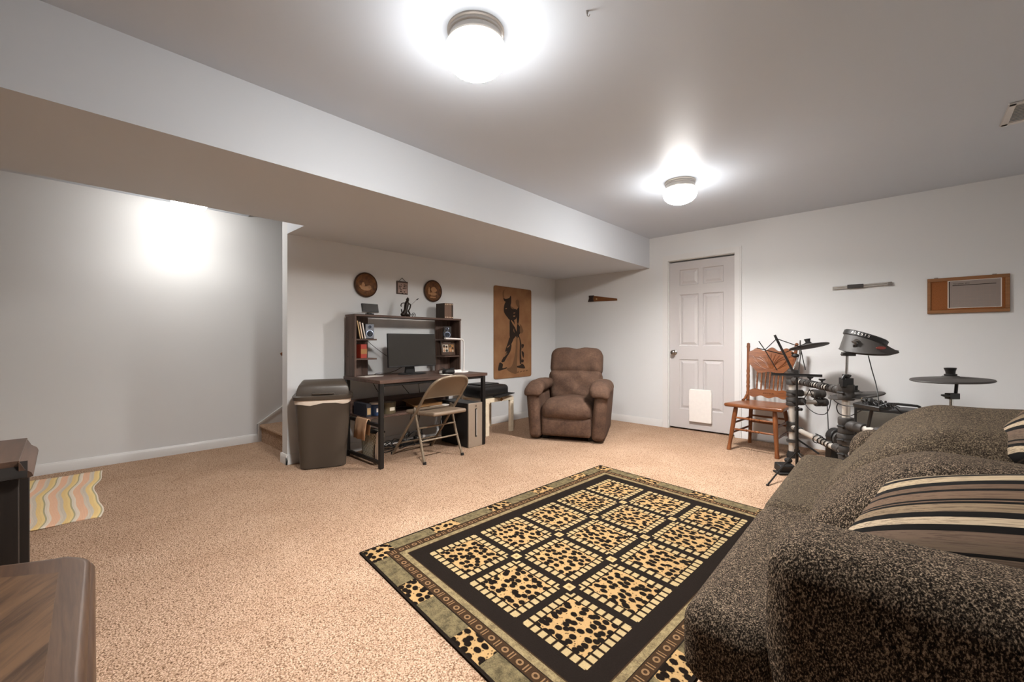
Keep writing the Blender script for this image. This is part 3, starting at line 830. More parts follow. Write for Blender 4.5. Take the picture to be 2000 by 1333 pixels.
# left bay
for i, (y0, ln, m, lab) in enumerate(((1.850, .05, 'tan_card', 'orange and cream leaning booklet nearest the left hutch panel'), (1.872, .06, 'peach', 'pale cream leaning booklet in the left hutch bay, second from the panel'), (1.898, .055, 'paper', 'white leaning booklet in the left hutch bay beside the speaker'))):
    rt = rotX(R(11)); h = .165-.01*i
    t = T('booklet', lab, 'book', (-3.72, y0, 1.085), group='leaning booklets in the hutch')
    t.part('cover', MB().box((-3.75, y0+.016, 1.087+h/2), (.15, .010, h), rt), 'dark_cover', world=True)
    t.part('spine', MB().box((-3.674, y0+.016, 1.087+h/2), (.004, .0115, h), rt), m, world=True)
def speaker(y, yaw, label, two, x=-3.735):
    t = T('bookshelf_speaker', label, 'speaker', (x, y, 1.085), yaw, group='small desktop speakers')
    t.part('cabinet', MB().bb(-.06, .055, -.042, .042, .0, .142), 'black', bev=.005)
    t.part('front_panel', MB().bb(.055, .060, -.040, .040, .004, .138), 'spk' if not two else 'grey_pad', bev=.004)
    def driver(yy, zz, r):
        w = t.part('driver', MB().lathe([(r, 0), (r, .003), (r*.86, .004), (r*.78, -.001), (r*.3, -.004), (.0, .001)], (.060, yy, zz), (1, 0, 0), 28), 'spk_cone')
        t.part('ring', MB().lathe([(r*1.12, 0), (r*1.12, .003), (r*.92, .0045), (r*.90, 0)], (.060, yy, zz), (1, 0, 0), 28), 'spk_ring', parent=w)
    driver(0, .048, .030); driver(.0, .112, .015)
    return t
speaker(1.985, R(-10), 'small grey desktop speaker in the left hutch bay', False)
t = speaker(2.93, R(-38), 'small dark desktop speaker with pale rings in the right hutch bay', True)
w = t.part('driver', MB().lathe([(.022, 0), (.022, .003), (.018, .004), (.008, -.002), (.0, .0)], (-.005, -.042, .06), (0, -1, 0), 28), 'spk_cone')
t.part('ring', MB().lathe([(.026, 0), (.026, .003), (.021, .0045), (.020, 0)], (-.005, -.042, .06), (0, -1, 0), 28), 'spk_ring', parent=w)
t = T('book', 'thick red book with yellow band standing on the lower left hutch shelf', 'book', (-3.69, 1.93, .905))
t.part('cover', MB().bb(-3.78, -3.68, 1.888, 1.948, .905, 1.035), 'red', world=True, bev=.003)
t.part('spine_band', MB().bb(-3.6805, -3.678, 1.888, 1.948, .945, .99), 'gold_card', world=True)
t.part('pages', MB().bb(-3.782, -3.778, 1.895, 1.941, .91, 1.03), 'paper', world=True)
b = MB().box((-3.62, 1.95, .7395), (.12, .20, .0025), rotZ(.2)); solo('paper_sheet', 'loose white paper sheets lying at the left end of the desktop', 'paper', b, 'paper', (-3.62, 1.95, .738))

# right bay: photo frame
t = T('photo_frame', 'brown photo frame with two double portraits under the lamp head', 'photo frame', (-3.66, 2.93, .905))
rt = rotY(R(-6)); fc = V3((-3.735, 2.938, .905+.082)); fs_ = 1.26
t.part('frame', MB().box(fc, (.016, .188, .160), rt), 'walnut', world=True, bev=.003)
def fp(y0, y1, z0, z1, d, m, n, par=None):
    b = MB().box((0, fs_*(y0+y1)/2, fs_*(z0+z1)/2), (.0015, fs_*(y1-y0), fs_*(z1-z0)))
    b.xf(Matrix.Translation(fc) @ rt.to_4x4() @ Matrix.Translation((.0085+d, 0, 0)))
    return t.part(n, b, m, parent=par, world=True)
p1 = fp(-.062, -.002, -.035, .030, 0, 'photo_light', 'photograph'); p2 = fp(.003, .060, -.035, .030, 0, 'gold_card', 'photograph')
def heads(par, pts):
    for y, z, r, m in pts:
        b = MB().lathe([(r*fs_, 0), (r*fs_, .001), (0, .001)], (0, y*fs_, z*fs_), (1, 0, 0), 16)
        b.xf(Matrix.Translation(fc) @ rt.to_4x4() @ Matrix.Translation((.0095, 0, 0)))
        t.part('portrait', b, m, parent=par, world=True)
heads(p1, ((-.047, .014, .012, 'ink'), (-.047, .005, .010, 'skin_photo'), (-.047, -.022, .012, 'skin_photo'), (-.020, .010, .011, 'ink'), (-.020, .002, .009, 'skin_photo'), (-.020, -.023, .012, 'photo_dark')))
heads(p2, ((.020, .012, .012, 'photo_dark'), (.020, .003, .009, 'skin_photo'), (.020, -.022, .012, 'skin_photo'), (.046, -.004, .010, 'ink'), (.046, -.012, .008, 'skin_photo'), (.046, -.027, .008, 'photo_light')))
fp(-.05, .03, .043, .048, 0, 'photo_light', 'caption_strip')
# speaker wire
solo('speaker_wire', 'thin dark wire running from the left speaker down behind the monitor', 'cable', MB().tube([(-3.76, 1.99, 1.07), (-3.80, 2.10, 1.00), (-3.80, 2.25, .90), (-3.82, 2.40, .84)], .0025, 6, 6), 'black', (-3.76, 1.99, 1.07))

# ------------------------------------------------------------------ on the desktop
zd = .738
t = T('computer_monitor', 'black flat computer monitor on the desk under the hutch', 'monitor', (-3.62, 2.387, zd))
rt = rotY(R(-3)); mc = V3((-3.60, 2.387, .974))
t.part('bezel', MB().box(mc, (.022, .548, .325), rt).box(mc+V3((-.022, 0, -.02)), (.03, .30, .2), rt), 'black', world=True, bev=.004)
t.part('screen', MB().box(mc+V3((.0108, 0, .004)), (.003, .535, .303), rt), 'screen', world=True)
t.part('power_light', MB().cyl(mc+V3((.008, .03, -.155)), mc+V3((.014, .03, -.155)), .003, n=10), 'white', world=True)
t.part('neck', MB().prism([(-.055, 0), (.055, 0), (.032, .16), (-.032, .16)], (-3.63, 2.387, zd+.012), (0, 1, 0), (0, 0, 1), (-.03, 0, 0)), 'black', world=True, bev=.003)
t.part('stand_foot', MB().lathe([(0, 0), (.16, 0), (.16, .007), (.145, .012), (0, .014)], (-3.60, 2.387, zd), n=40, sx=.95, sy=.62), 'black', world=True)
t = T('desk_lamp', 'slim white desk lamp with bar head arched over the right bay', 'lamp', (-3.45, 2.90, zd))
t.part('lamp_foot', MB().lathe([(0, 0), (.085, 0), (.085, .010), (.075, .016), (0, .018)], (-3.46, 2.885, zd), n=36), 'white', world=True)
t.part('pole', MB().tube([(-3.45, 2.926, zd+.014), (-3.45, 2.926, 1.02), (-3.45, 2.922, 1.065), (-3.45, 2.90, 1.083), (-3.45, 2.86, 1.085)], .008, 12), 'white', world=True)
t.part('lamp_head', MB().box((-3.45, 2.775, 1.088), (.035, .20, .016), rotX(R(-2))), 'white', world=True, bev=.005)
t = T('power_strip', 'white power strip lying on the desk in front of the lamp', 'power strip', (-3.40, 2.70, zd))
t.part('housing', MB().box((-3.40, 2.71, zd+.016), (.05, .26, .030), rotZ(.05)), 'white', world=True, bev=.005)
for i in range(4): t.part('socket', MB().box((-3.40, 2.63+i*.055, zd+.031), (.026, .03, .002), rotZ(.05)), 'grey_pad', world=True)
b = MB(); b.soft((-3.335, 2.63, zd+.022), (.075, .12, .044), .02, (0, 0, .006), n=5)
solo('computer_mouse', 'black computer mouse in front of the white power strip', 'mouse', b, 'black', (-3.335, 2.63, zd))
b = MB().box((-3.28, 2.56, zd+.002), (.10, .07, .003), rotZ(.3)); solo('note_card', 'small white card beside the black mouse', 'card', b, 'paper', (-3.28, 2.56, zd))
b = MB(); rnd = random.Random(4)
for k in range(3):
    b.tube([(-3.50+rnd.uniform(-.05, .05), 2.74+rnd.uniform(-.08, .1), zd+.006+rnd.uniform(0, .05)*(0 < j < 6)) for j in range(8)], .0028, 6, 4)
solo('coiled_cable', 'tangle of thin dark cable on the desk behind the power strip', 'cable', b, 'black', (-3.50, 2.74, zd))
solo('monitor_cable', 'dark cable curving from the monitor to the desk back', 'cable', MB().tube([(-3.64, 2.37, .85), (-3.70, 2.28, .78), (-3.74, 2.20, .752), (-3.82, 2.12, .745), (-3.86, 2.10, .70), (-3.87, 2.14, .6), (-3.87, 2.20, .52)], .003, 6, 6), 'black', (-3.64, 2.37, .85))
for i, (y0, y1, lab) in enumerate(((2.33, 2.55, 'dark cable hanging under the desk behind the folding chair'), (2.62, 2.66, 'straight dark cable hanging under the right half of the desk'), (2.90, 2.97, 'dark cable hanging down beside the printer'))):
    solo('hanging_cable', lab, 'cable', MB().tube([(-3.86, y0, .72), (-3.86, (y0+y1)/2, .60), (-3.865, y1, .46), (-3.86, y1, .30), (-3.84, y1-.06, .12), (-3.80, y1-.1, .012)], .003, 6, 6), 'black', (-3.86, y0, .71))

# lower shelf items
zs = .390
t = T('glass_jar', 'blue labelled jar on the lower desk shelf', 'jar', (-3.56, 1.965, zs))
t.part('body', MB().lathe([(0, 0), (.055, 0), (.06, .01), (.06, .09), (.05, .10), (0, .10)], (-3.56, 1.965, zs), n=28), 'blue', world=True)
t.part('label', MB().box((-3.501, 1.965, zs+.05), (.003, .04, .035)), 'paper', world=True)
t.part('lid', MB().lathe([(0, .10), (.05, .10), (.05, .114), (0, .114)], (-3.56, 1.965, zs), n=28), 'paper', world=True)
t = T('storage_tin', 'olive tin beside the blue jar on the lower desk shelf', 'tin', (-3.56, 2.10, zs))
t.part('body', MB().lathe([(0, 0), (.062, 0), (.065, .006), (.065, .085), (0, .085)], (-3.56, 2.10, zs), n=28), 'olive', world=True)
t.part('lid', MB().lathe([(0, .085), (.068, .085), (.068, .105), (0, .107)], (-3.56, 2.10, zs), n=28), 'olive', world=True)
t.part('label', MB().box((-3.494, 2.10, zs+.045), (.003, .05, .03)), 'photo_light', world=True)
t = T('storage_box', 'dark box at the left end of the lower desk shelf', 'box', (-3.62, 1.875, zs))
t.part('body', MB().bb(-3.74, -3.50, 1.848, 1.895, zs, zs+.115), 'navy', world=True, bev=.003)
t.part('label', MB().bb(-3.501, -3.498, 1.855, 1.888, zs+.02, zs+.08), 'tan_card', world=True)
for i, (y, x, z, a, m, lab, w, l) in enumerate(((2.60, -3.60, .002, .15, 'blue', 'blue printed magazine under the brown envelope', .21, .28), (2.68, -3.58, .010, -.1, 'paper', 'white pamphlet beside the brown envelope on the lower shelf', .20, .26), (2.82, -3.57, .002, .4, 'red_print', 'red leaflet near the right end of the lower shelf', .15, .2))):
    b = MB().box((x, y, zs+z+.004), (w, l, .008), rotZ(a)); solo('magazine', lab, 'magazine', b, m, (x, y, zs+z), group='papers on the lower desk shelf')
b = MB().box((-3.62, 2.52, zs+.055), (.23, .34, .006), rotZ(.1) @ rotY(R(14)))
b.box((-3.63, 2.55, zs+.030), (.2, .30, .035), rotZ(-.05)); solo('envelope_stack', 'brown kraft envelopes piled on the lower shelf behind the chair', 'envelope', b, 'kraft', (-3.62, 2.52, zs))
# towel over the side rail
prof = [(-.028, .205), (-.024, .30), (-.020, .36), (-.012, .382), (0, .388), (.012, .382), (.018, .36), (.019, .30), (.02, .24)]
b = MB(); rows = []
for k in range(15):
    x = -3.62+.20*k/14; wv = .006*math.sin(k*.9)
    rows.append([V3((x+.01*math.sin(z*20), 1.822+y*1.0+wv*(1 if z < .36 else .2)*(1-(z-.2)/.2), z)) for y, z in prof])
for k in range(14):
    vs = rows[k]+rows[k+1]; n = len(prof); b.add(vs, [(j, j+1, n+j+1, n+j) for j in range(n-1)])
tw = solo('hand_towel', 'tan cloth draped over the left rail of the desk', 'towel', b, 'towel', (-3.52, 1.822, .20))
md = tw.modifiers.new('thickness', 'SOLIDIFY'); md.thickness = .005; md.offset = 0
# basket and bag between the desk legs
b = MB()
def rr(cx, cy, a, bb, z, n=32, p=4):
    o = []
    for i in range(n):
        th = 2*PI*i/n; c, s_ = math.cos(th), math.sin(th)
        o.append(V3((cx+a*math.copysign(abs(c)**(2/p), c), cy+bb*math.copysign(abs(s_)**(2/p), s_), z)))
    return o
t = T('wire_basket', 'grey woven basket standing on the carpet under the left end of the desk', 'basket', (-3.535, 1.925, 0))
b.loft([rr(-3.535, 1.925, .125, .044, 0), rr(-3.535, 1.925, .130, .048, .02), rr(-3.535, 1.925, .145, .056, .245), rr(-3.535, 1.925, .147, .058, .255), rr(-3.535, 1.925, .138, .050, .255), rr(-3.535, 1.925, .125, .042, .03)]); t.part('body', b, 'basket', world=True)
b = MB(); b.tube(rr(-3.535, 1.925, .148, .059, .257), .005, 8, closed=True); t.part('rim', b, 'black', world=True)
t.part('contents', MB().soft((-3.535, 1.925, .205), (.24, .08, .10), .035, (0, 0, .01), n=5), 'black_soft', world=True)
b = MB(); b.soft((-3.352, 1.885, .135), (.045, .06, .27), .018, (.01, .01, .01), n=8, warp=lambda p: V3((p.x*(1-.25*(p.z+.12)), p.y*(1-1.2*(p.z+.12)), p.z)))
solo('cloth_bag', 'pale cloth bag beside the woven basket under the desk', 'bag', b, 'bag', (-3.352, 1.885, 0))
solo('charger_cord', 'black cord hanging beside the cloth bag', 'cable', MB().tube([(-3.385, 1.862, .16), (-3.383, 1.86, .10), (-3.38, 1.862, .04), (-3.376, 1.86, .012), (-3.37, 1.855, .05)], .004, 6, 6), 'black', (-3.385, 1.862, 0))
# cables on the floor
rnd = random.Random(11); b = MB()
for k in range(5):
    y0 = 2.15+k*.07
    b.tube([(-3.75+rnd.uniform(-.08, .09), y0+rnd.uniform(-.1, .3), .008+rnd.uniform(0, .07)*(0 < j < 8)) for j in range(10)], .004, 6, 4)
b.tube([(-3.66, 2.22, .01), (-3.62, 2.12, .012), (-3.66, 2.03, .014), (-3.71, 2.05, .012), (-3.70, 2.2, .012), (-3.72, 2.4, .02)], .005, 6, 6)
solo('cable_tangle', 'tangle of black cables on the carpet below the desk', 'cables', b, 'black', (-3.72, 2.35, 0))
b = MB(); b.tube([(-3.78+.035*math.cos(k*.8)+.004*k*.3, 2.40+.02*k+.03*math.sin(k*.8), .10+.03*math.sin(k*1.1)) for k in range(14)], .005, 6, 4)
t = T('cable_coil', 'white and black power adapters hung among the cables below the desk', 'power adapter', (-3.78, 2.55, 0))
t.part('cord', b, 'black', world=True)
for k in range(5):
    t.part('plug', MB().box((-3.75+.01*k, 2.47+.045*k, .03+.025*(k % 2)), (.03, .032, .05), rotZ(.4*k)), 'white' if k in (3, 4) else 'black', world=True, bev=.004)

# ------------------------------------------------------------------ folding chair
t = T('folding_chair', 'tan metal folding chair pulled up to the desk', 'chair', (-3.28, 2.36, 0))
P = lambda n, b, m, **k: t.part(n, b, m, world=True, **k)
yL, yR = 2.135, 2.575
def pl(x0, z0, x1, z1, z): return x0+(x1-x0)*(z-z0)/(z1-z0)
def bx(z): return pl(-3.545, 0, -2.955, .70, z)
b = MB(); mid = (yL+yR)/2
arch = [(bx(0), yL+.0, .0), (bx(.25), yL+.006, .25), (bx(.5), yL+.012, .5), (bx(.62), yL+.012, .62), (bx(.70)+.004, yL+.035, .70), (bx(.745)+.004, yL+.10, .745), (bx(.76), mid, .757)]
full = arch+[(x, 2*mid-y, z) for x, y, z in reversed(arch[:-1])]
b.tube(full, .0125, 12, 6); P('back_frame', b, 'steel_tan')
rows = []
for z in [.565, .572, .60, .64, .68, .71, .735, .748]:
    row = []
    for j in range(17):
        v = -1+2*j/16; hw = (.205 if z < .66 else .205-.12*((z-.66)/.09)**2.2)
        row.append(V3((bx(z)+.004-.022*(1-v*v), mid+v*hw, z)))
    rows.append(row)
b = MB()
for k in range(len(rows)-1): b.add(rows[k]+rows[k+1], [(j, j+1, 18+j, 17+j) for j in range(16)])
pn = P('backrest', b, 'steel_tan'); md = pn.modifiers.new('thickness', 'SOLIDIFY'); md.thickness = .008; md.offset = 0
b = MB(); b.tube([rows[0][j] for j in range(17)], .006, 8); P('backrest_rim', b, 'steel_tan', )
for y in (yL+.018, yR-.018):
    b = MB(); b.tube([(-3.048, y-.008 if y < mid else y+.008, .0), (-3.13, y, .22), (-3.20, y, .44), (-3.21, y, .468)], .0115, 12, 4); P('leg', b, 'steel_tan')
for z in (.295, .185):
    x = pl(-3.048, 0, -3.215, .485, z); P('crossbar', MB().cyl((x, yL+.012, z), (x, yR-.012, z), .008, n=12), 'steel_tan')
P('crossbar', MB().cyl((bx(.12), yL, .12), (bx(.12), yR, .12), .008, n=12), 'steel_tan')
def wseat(p):
    p.z += -.012*(1-(p.y/.2)**2)*(1-(p.x/.2)**2)+.02*max(0, -p.x-.12)*0
    p.y *= 1+.10*(-p.x/.2)*.5
    return p
b = MB(); b.soft((-3.155, mid, .428), (.41, .385, .036), .017, (.0, .0, .0), rotY(R(-2)), n=8, k=3, warp=wseat); P('seat', b, 'vinyl_tan', angle=180)
for y in (yL+.022, yR-.022): P('seat_bracket', MB().box((-3.19, y, .445), (.07, .006, .05), rotY(.2)), 'steel_tan')
for x, y in ((-3.548, yL), (-3.548, yR), (-3.046, yL+.010), (-3.046, yR-.010)): P('foot_cap', MB().cyl((x, y, 0), (x, y, .022), .016, .014, 14), 'black_soft')

# ------------------------------------------------------------------ bin
t = T('waste_bin', 'tall grey brown plastic waste bin with rounded lid and white liner', 'waste bin', (-3.672, 1.545, 0), R(66))
def bin_ring(a, bb, z, p=5, cy=0): return rr(0, cy, a, bb, z, 48, p)
t.part('body', MB().loft([bin_ring(.165, .095, 0), bin_ring(.178, .108, .008), bin_ring(.215, .138, .555), bin_ring(.218, .141, .575), bin_ring(.21, .132, .575), bin_ring(.17, .1, .02)]), 'bin')
rng = []
for k, (z, ex) in enumerate(((.549, .002), (.547, .006), (.56, .007), (.578, .006), (.582, .0))):
    ring = bin_ring(.2135+ex, .137+ex, z)
    rng.append([V3((p.x, p.y, p.z-(.012*max(0, -p.x/.2)+.010*math.sin(p.x*26+p.y*19) if k < 2 else 0))) for p in ring])
t.part('liner', MB().loft(rng, caps=False), 'bag', label='white bin liner folded over the rim')
t.part('lid_rim', MB().loft([bin_ring(.232, .153, .578), bin_ring(.236, .157, .585), bin_ring(.236, .157, .606), bin_ring(.226, .147, .615), bin_ring(.20, .125, .615)]), 'bin')
rows = []
for k in range(13):
    a = PI*k/12; yy = -math.cos(a)*.118; zz = .610+.128*math.sin(a)**.55
    rows.append([V3((x*(1-.20*math.sin(a)**1.5), yy, zz-(.012 if abs(x) > .2 else 0)*math.sin(a))) for x in (-.205, -.19, -.1, 0, .1, .19, .205)])
b = MB()
for k in range(12): b.add(rows[k]+rows[k+1], [(j, j+1, 8+j, 7+j) for j in range(6)])
for side in (0, 6): b.add([r[side] for r in rows], [tuple(range(13))])
t.part('swing_lid', b, 'bin', bev=.012)
t.part('lid_tab', MB().soft((0, -.132, .628), (.17, .02, .016), .007, n=4), 'bin')

# ------------------------------------------------------------------ computer tower
t = T('computer_tower', 'black computer tower with silver front under the right end of the desk', 'computer', (-3.42, 2.865, 0))
t.part('case', MB().bb(-3.63, -3.205, 2.768, 2.952, .004, .440), 'black', world=True, bev=.003)
fr = t.part('front_panel', MB().bb(-3.206, -3.190, 2.768, 2.952, .0, .442), 'pc_silver', world=True, bev=.004)
t.part('drive_slot', MB().bb(-3.191, -3.187, 2.853, 2.877, .10, .385), 'black', parent=fr, world=True, bev=.002)
t.part('chrome_strip', MB().bb(-3.190, -3.185, 2.866, 2.876, .112, .375), 'silver', parent=fr, world=True, bev=.001)
t.part('badge', MB().cyl((-3.190, 2.865, .412), (-3.187, 2.865, .412), .009, n=18), 'nickel', parent=fr, world=True)

# ------------------------------------------------------------------ printer table and printer
t = T('side_table', 'small pale birch side table with square leg frames by the desk', 'side table', (-3.64, 3.43, 0))
P = lambda n, b, m, **k: t.part(n, b, m, world=True, **k)
for x in (-3.45, -3.83):
    for y in (3.255, 3.655): P('leg', MB().bb(x-.018, x+.018, y-.028, y+.028, 0, .36), 'birch', bev=.004)
    b = MB(); b.prism([(3.227, .36), (3.283, .36), (3.295, .372), (3.615, .372), (3.627, .36), (3.683, .36), (3.683, .395), (3.675, .412), (3.655, .42), (3.227, .42)], (x-.018, 0, 0), (0, 1, 0), (0, 0, 1), (.036, 0, 0)); P('apron', b, 'birch', bev=.002)
P('tabletop', MB().bb(-3.812, -3.468, 3.227, 3.665, .402, .420), 'birch', bev=.003)
P('dark_knot', MB().lathe([(0, 0), (.020, 0), (.020, .0015), (0, .0018)], (-3.432, 3.475, .392), (1, 0, 0), 20), 'kraft')
t = T('printer', 'black inkjet printer on the pale side table', 'printer', (-3.60, 3.40, .42))
b = MB(); b.soft((-3.60, 3.385, .49), (.34, .45, .135), .045, (0, 0, .004), n=8); P = lambda n, b, m, **k: t.part(n, b, m, world=True, **k)
P('body', b, 'black', angle=180)
P('scanner_lid', MB().soft((-3.64, 3.385, .563), (.22, .30, .02), .008, n=4), 'black', angle=180)
P('paper_slot', MB().bb(-3.434, -3.428, 3.25, 3.53, .462, .474), 'screen')
P('control_panel', MB().box((-3.455, 3.39, .535), (.05, .20, .004), rotY(.9)), 'screen')
P('output_tray', MB().box((-3.42, 3.50, .4435), (.11, .28, .007), rotZ(.12) @ rotX(.09)), 'black_soft')

# ------------------------------------------------------------------ wall art on the desk wall
def plate(y, z, r, label, relief):
    t = T('hanging_plate', label, 'wall plate', (XD, y, z), group='carved wooden wall plates')
    t.part('rim', MB().lathe([(0, 0), (r*.93, 0), (r, .010), (r*1.0, .018), (r*.90, .022), (r*.84, .012), (r*.80, .003), (0, .003)], (XD, y, z), (1, 0, 0), 40), 'plate_rim', world=True)
    dsh = t.part('dish', MB().lathe([(0, .004), (r*.86, .004), (r*.90, .019), (r*.88, .020), (r*.78, .013), (r*.5, .009), (0, .008)], (XD, y, z), (1, 0, 0), 40), 'plate', world=True)
    for poly in relief:
        b = MB(); b.prism([(p[0]*r, p[1]*r) for p in poly], (XD+.008, y, z), (0, 1, 0), (0, 0, 1), (.006, 0, 0))
        t.part('relief', b, 'plate_relief', parent=dsh, world=True, bev=.002)
def blob(cx, cy, a, bb, n=14, s=0):
    rnd = random.Random(s); return [(cx+a*math.cos(2*PI*i/n)*rnd.uniform(.8, 1.1), cy+bb*math.sin(2*PI*i/n)*rnd.uniform(.8, 1.1)) for i in range(n)]
plate(2.05, 1.616, .122, 'round carved wooden plate with a pale reclining figure, left above the desk', [blob(.02, -.28, .52, .20, s=1), blob(-.22, .0, .14, .22, s=2), blob(.30, -.12, .18, .12, s=3), blob(-.45, -.14, .12, .10, s=4)])
plate(2.852, 1.625, .122, 'round carved wooden plate with an upright pale motif, right above the desk', [blob(.02, -.28, .42, .16, s=5), blob(.10, .12, .34, .26, s=6), blob(-.42, -.02, .10, .40, s=7), blob(.0, -.58, .40, .08, s=8)])
t = T('hanging_plaque', 'small square wooden plaque hung on a cord between the two carved plates', 'plaque', (XD, 2.462, 1.63))
py0, pz0 = 2.462, 1.626
t.part('board', MB().bb(XD, XD+.014, py0-.066, py0+.066, pz0-.068, pz0+.068), 'walnut', world=True, bev=.003)
fcp = t.part('face', MB().bb(XD+.013, XD+.0155, py0-.056, py0+.058, pz0-.058, pz0+.050), 'plaque', world=True)
b = MB(); rnd = random.Random(2)
for r_ in range(6):
    y = -.045
    z = .03-.018*r_
    while y < .045:
        w = rnd.uniform(.006, .018)
        if rnd.random() < .7: b.bb(XD+.0154, XD+.0162, py0+y, py0+min(y+w, .048), pz0+z-.005, pz0+z+.005)
        y += w+.006
t.part('worn_lettering', b, 'ink', parent=fcp, world=True)
t.part('cord', MB().tube([(XD+.010, py0-.040, pz0+.066), (XD+.006, py0, pz0+.104), (XD+.010, py0+.040, pz0+.066)], .003, 8), 'ink', world=True)

# hardboard panel with painted golfer
PB = [(151, 101), (596, 156), (592, 1172), (148, 1220)]          # panel corners on the drawing grid
def art(p):
    u = (p[0]-150)/445; top = 101+55*u; bot = 1220-46*u; v = (p[1]-top)/(bot-top)
    return (3.808+.738*u, 1.783-1.212*v)
t = T('wall_art', 'tall brown panel with a golfer painted in black, right of the desk', 'wall art', (XD+.002, 4.18, .57))
XQ = XD; XD = XD+.003
ins = .012; c_ = [(3.808, .571), (4.546, .571), (4.546, 1.783), (3.808, 1.783)]
poly = []
for i, (y, z) in enumerate(c_):
    sy = 1 if i in (0, 3) else -1; sz = 1 if i < 2 else -1; rad = .03
    arc = [(y+sy*rad-sy*rad*math.sin(a) if False else 0, 0) for a in ()]
    for k in range(5):
        a = PI/2*k/4
        if i % 2 == 0: q = (y+sy*(rad-rad*math.cos(a)), z+sz*(rad-rad*math.sin(a)))
        else: q = (y+sy*(rad-rad*math.sin(a)), z+sz*(rad-rad*math.cos(a)))
        poly.append(q)
t.part('board', MB().prism(poly, (XD, 0, 0), (0, 1, 0), (0, 0, 1), (.008, 0, 0)), 'hardboard', world=True, bev=.001)
fig = [
 ('ink', [(262, 345), (285, 290), (330, 262), (342, 225), (345, 300), (338, 345), (362, 378), (405, 385), (415, 420), (400, 500), (330, 510), (300, 480), (262, 420)]),
 ('ink', [(252, 245), (275, 262), (322, 250), (335, 222), (340, 285), (318, 300), (268, 290)]),
 ('ink', [(412, 395), (432, 360), (440, 300), (442, 345), (440, 500), (425, 560), (412, 520)]),
 ('ink', [(330, 500), (372, 505), (385, 560), (372, 640), (398, 690), (372, 735), (330, 720), (326, 620)]),
 ('ink', [(372, 560), (405, 640), (440, 690), (430, 720), (402, 715), (380, 640)]),
 ('ink', [(418, 560), (452, 600), (455, 660), (430, 690), (412, 650)]),
 ('ink', [(330, 715), (372, 730), (345, 800), (312, 870), (275, 885), (300, 800)]),
 ('ink', [(345, 800), (335, 880), (290, 960), (262, 1010), (232, 1005), (285, 905)]),
 ('ink', [(215, 1018), (248, 1040), (245, 1085), (292, 1075), (290, 1088), (225, 1112), (196, 1112), (200, 1060)]),
 ('ink', [(438, 700), (460, 760), (470, 830), (462, 900), (470, 1010), (450, 1030), (446, 900), (450, 800)]),
 ('ink', [(470, 800), (500, 805), (482, 850)]), ('ink', [(470, 880), (498, 900), (494, 960), (478, 930)]), ('ink', [(472, 980), (496, 985), (490, 1015), (470, 1010)]),
 ('ink', [(412, 1060), (450, 1050), (472, 1030), (498, 1045), (512, 1082), (470, 1085), (412, 1075)]),
 ('ink2', [(398, 290), (420, 268), (440, 300), (436, 350), (412, 345)]),
 ('ink2', [(405, 730), (420, 730), (412, 1060), (405, 1150), (330, 1130), (292, 1090), (350, 1060), (392, 900)]),
 ('ink2', [(455, 560), (490, 640), (470, 670), (448, 650)]), ('ink2', [(252, 250), (246, 190), (268, 150), (256, 200), (262, 252)]),
 ('ink2', [(340, 350), (378, 372), (372, 384), (345, 372)]),
]
for k in range(4): fig.append(('ink2', [(415+36*k, 1130-7*k), (435+36*k, 1122-7*k), (438+36*k, 1132-7*k), (418+36*k, 1140-7*k)]))
for k, (mm, pl_) in enumerate(fig):
    pts = catmull([(*art(q), 0) for q in pl_], 4, True)
    b = MB(); b.prism([(q.x, q.y) for q in pts], (XD+.0081+.00002*k, 0, 0), (0, 1, 0), (0, 0, 1), (.0005, 0, 0))
    t.part('painted_stroke', b, mm, world=True, smooth=False)
b = MB()
for pl_ in ([(370, 425), (392, 420), (390, 432), (372, 436)], [(368, 460), (392, 458), (390, 472), (370, 474)], [(345, 510), (372, 540), (400, 600), (392, 605), (362, 560), (342, 522)], [(275, 375), (295, 370), (292, 380), (278, 384)], [(300, 830), (330, 805), (325, 820), (300, 848)], [(262, 940), (300, 900), (296, 915), (262, 955)]):
    pts = [art(q) for q in pl_]; b.prism(pts, (XD+.0087, 0, 0), (0, 1, 0), (0, 0, 1), (.0003, 0, 0))
t.part('painted_highlight', b, 'hardboard', world=True, smooth=False)

XD = XQ
# ------------------------------------------------------------------ things on the door wall
t = T('hand_saw', 'small brown painted hand saw hung on the wall left of the door', 'saw', (-3.08, YB, 1.65))
yw = YB-.006
b = MB(); b.prism([(-3.245, 1.700), (-2.862, 1.634), (-2.862, 1.608), (-3.245, 1.618)], (0, yw, 0), (1, 0, 0), (0, 0, 1), (0, -.003, 0)); t.part('blade', b, 'saw_wood', world=True)
b = MB(); b.prism([(-3.305, 1.705), (-3.22, 1.703), (-3.235, 1.66), (-3.225, 1.616), (-3.318, 1.618), (-3.296, 1.665)], (0, YB-.001, 0), (1, 0, 0), (0, 0, 1), (0, -.018, 0)); t.part('handle', b, 'saw_handle', world=True, bev=.003)
t.part('painted_spot', MB().box((-3.18, yw-.0035, 1.648), (.022, .001, .022)), 'tan_card', world=True)
t = T('hanging_metal_bar', 'slim silver metal bar with dark grey centre hung on the door wall', 'metal bar', (-.333, YB, 1.58))
for dz in (.006, -.010): t.part('rod', MB().cyl((-.546, YB-.014, 1.578+dz-.004), (-.125, YB-.014, 1.580+dz+.004), .0075, n=12), 'silver', world=True)
t.part('centre_sleeve', MB().box((-.375, YB-.016, 1.578), (.118, .026, .036)), 'grey_pad', world=True, bev=.003)
t.part('end_cap', MB().box((-.135, YB-.014, 1.581), (.03, .02, .032)), 'nickel', world=True, bev=.003)
for x in (-.50, -.17): t.part('wall_clip', MB().box((x, YB-.004, 1.566), (.008, .008, .012)), 'white', world=True)
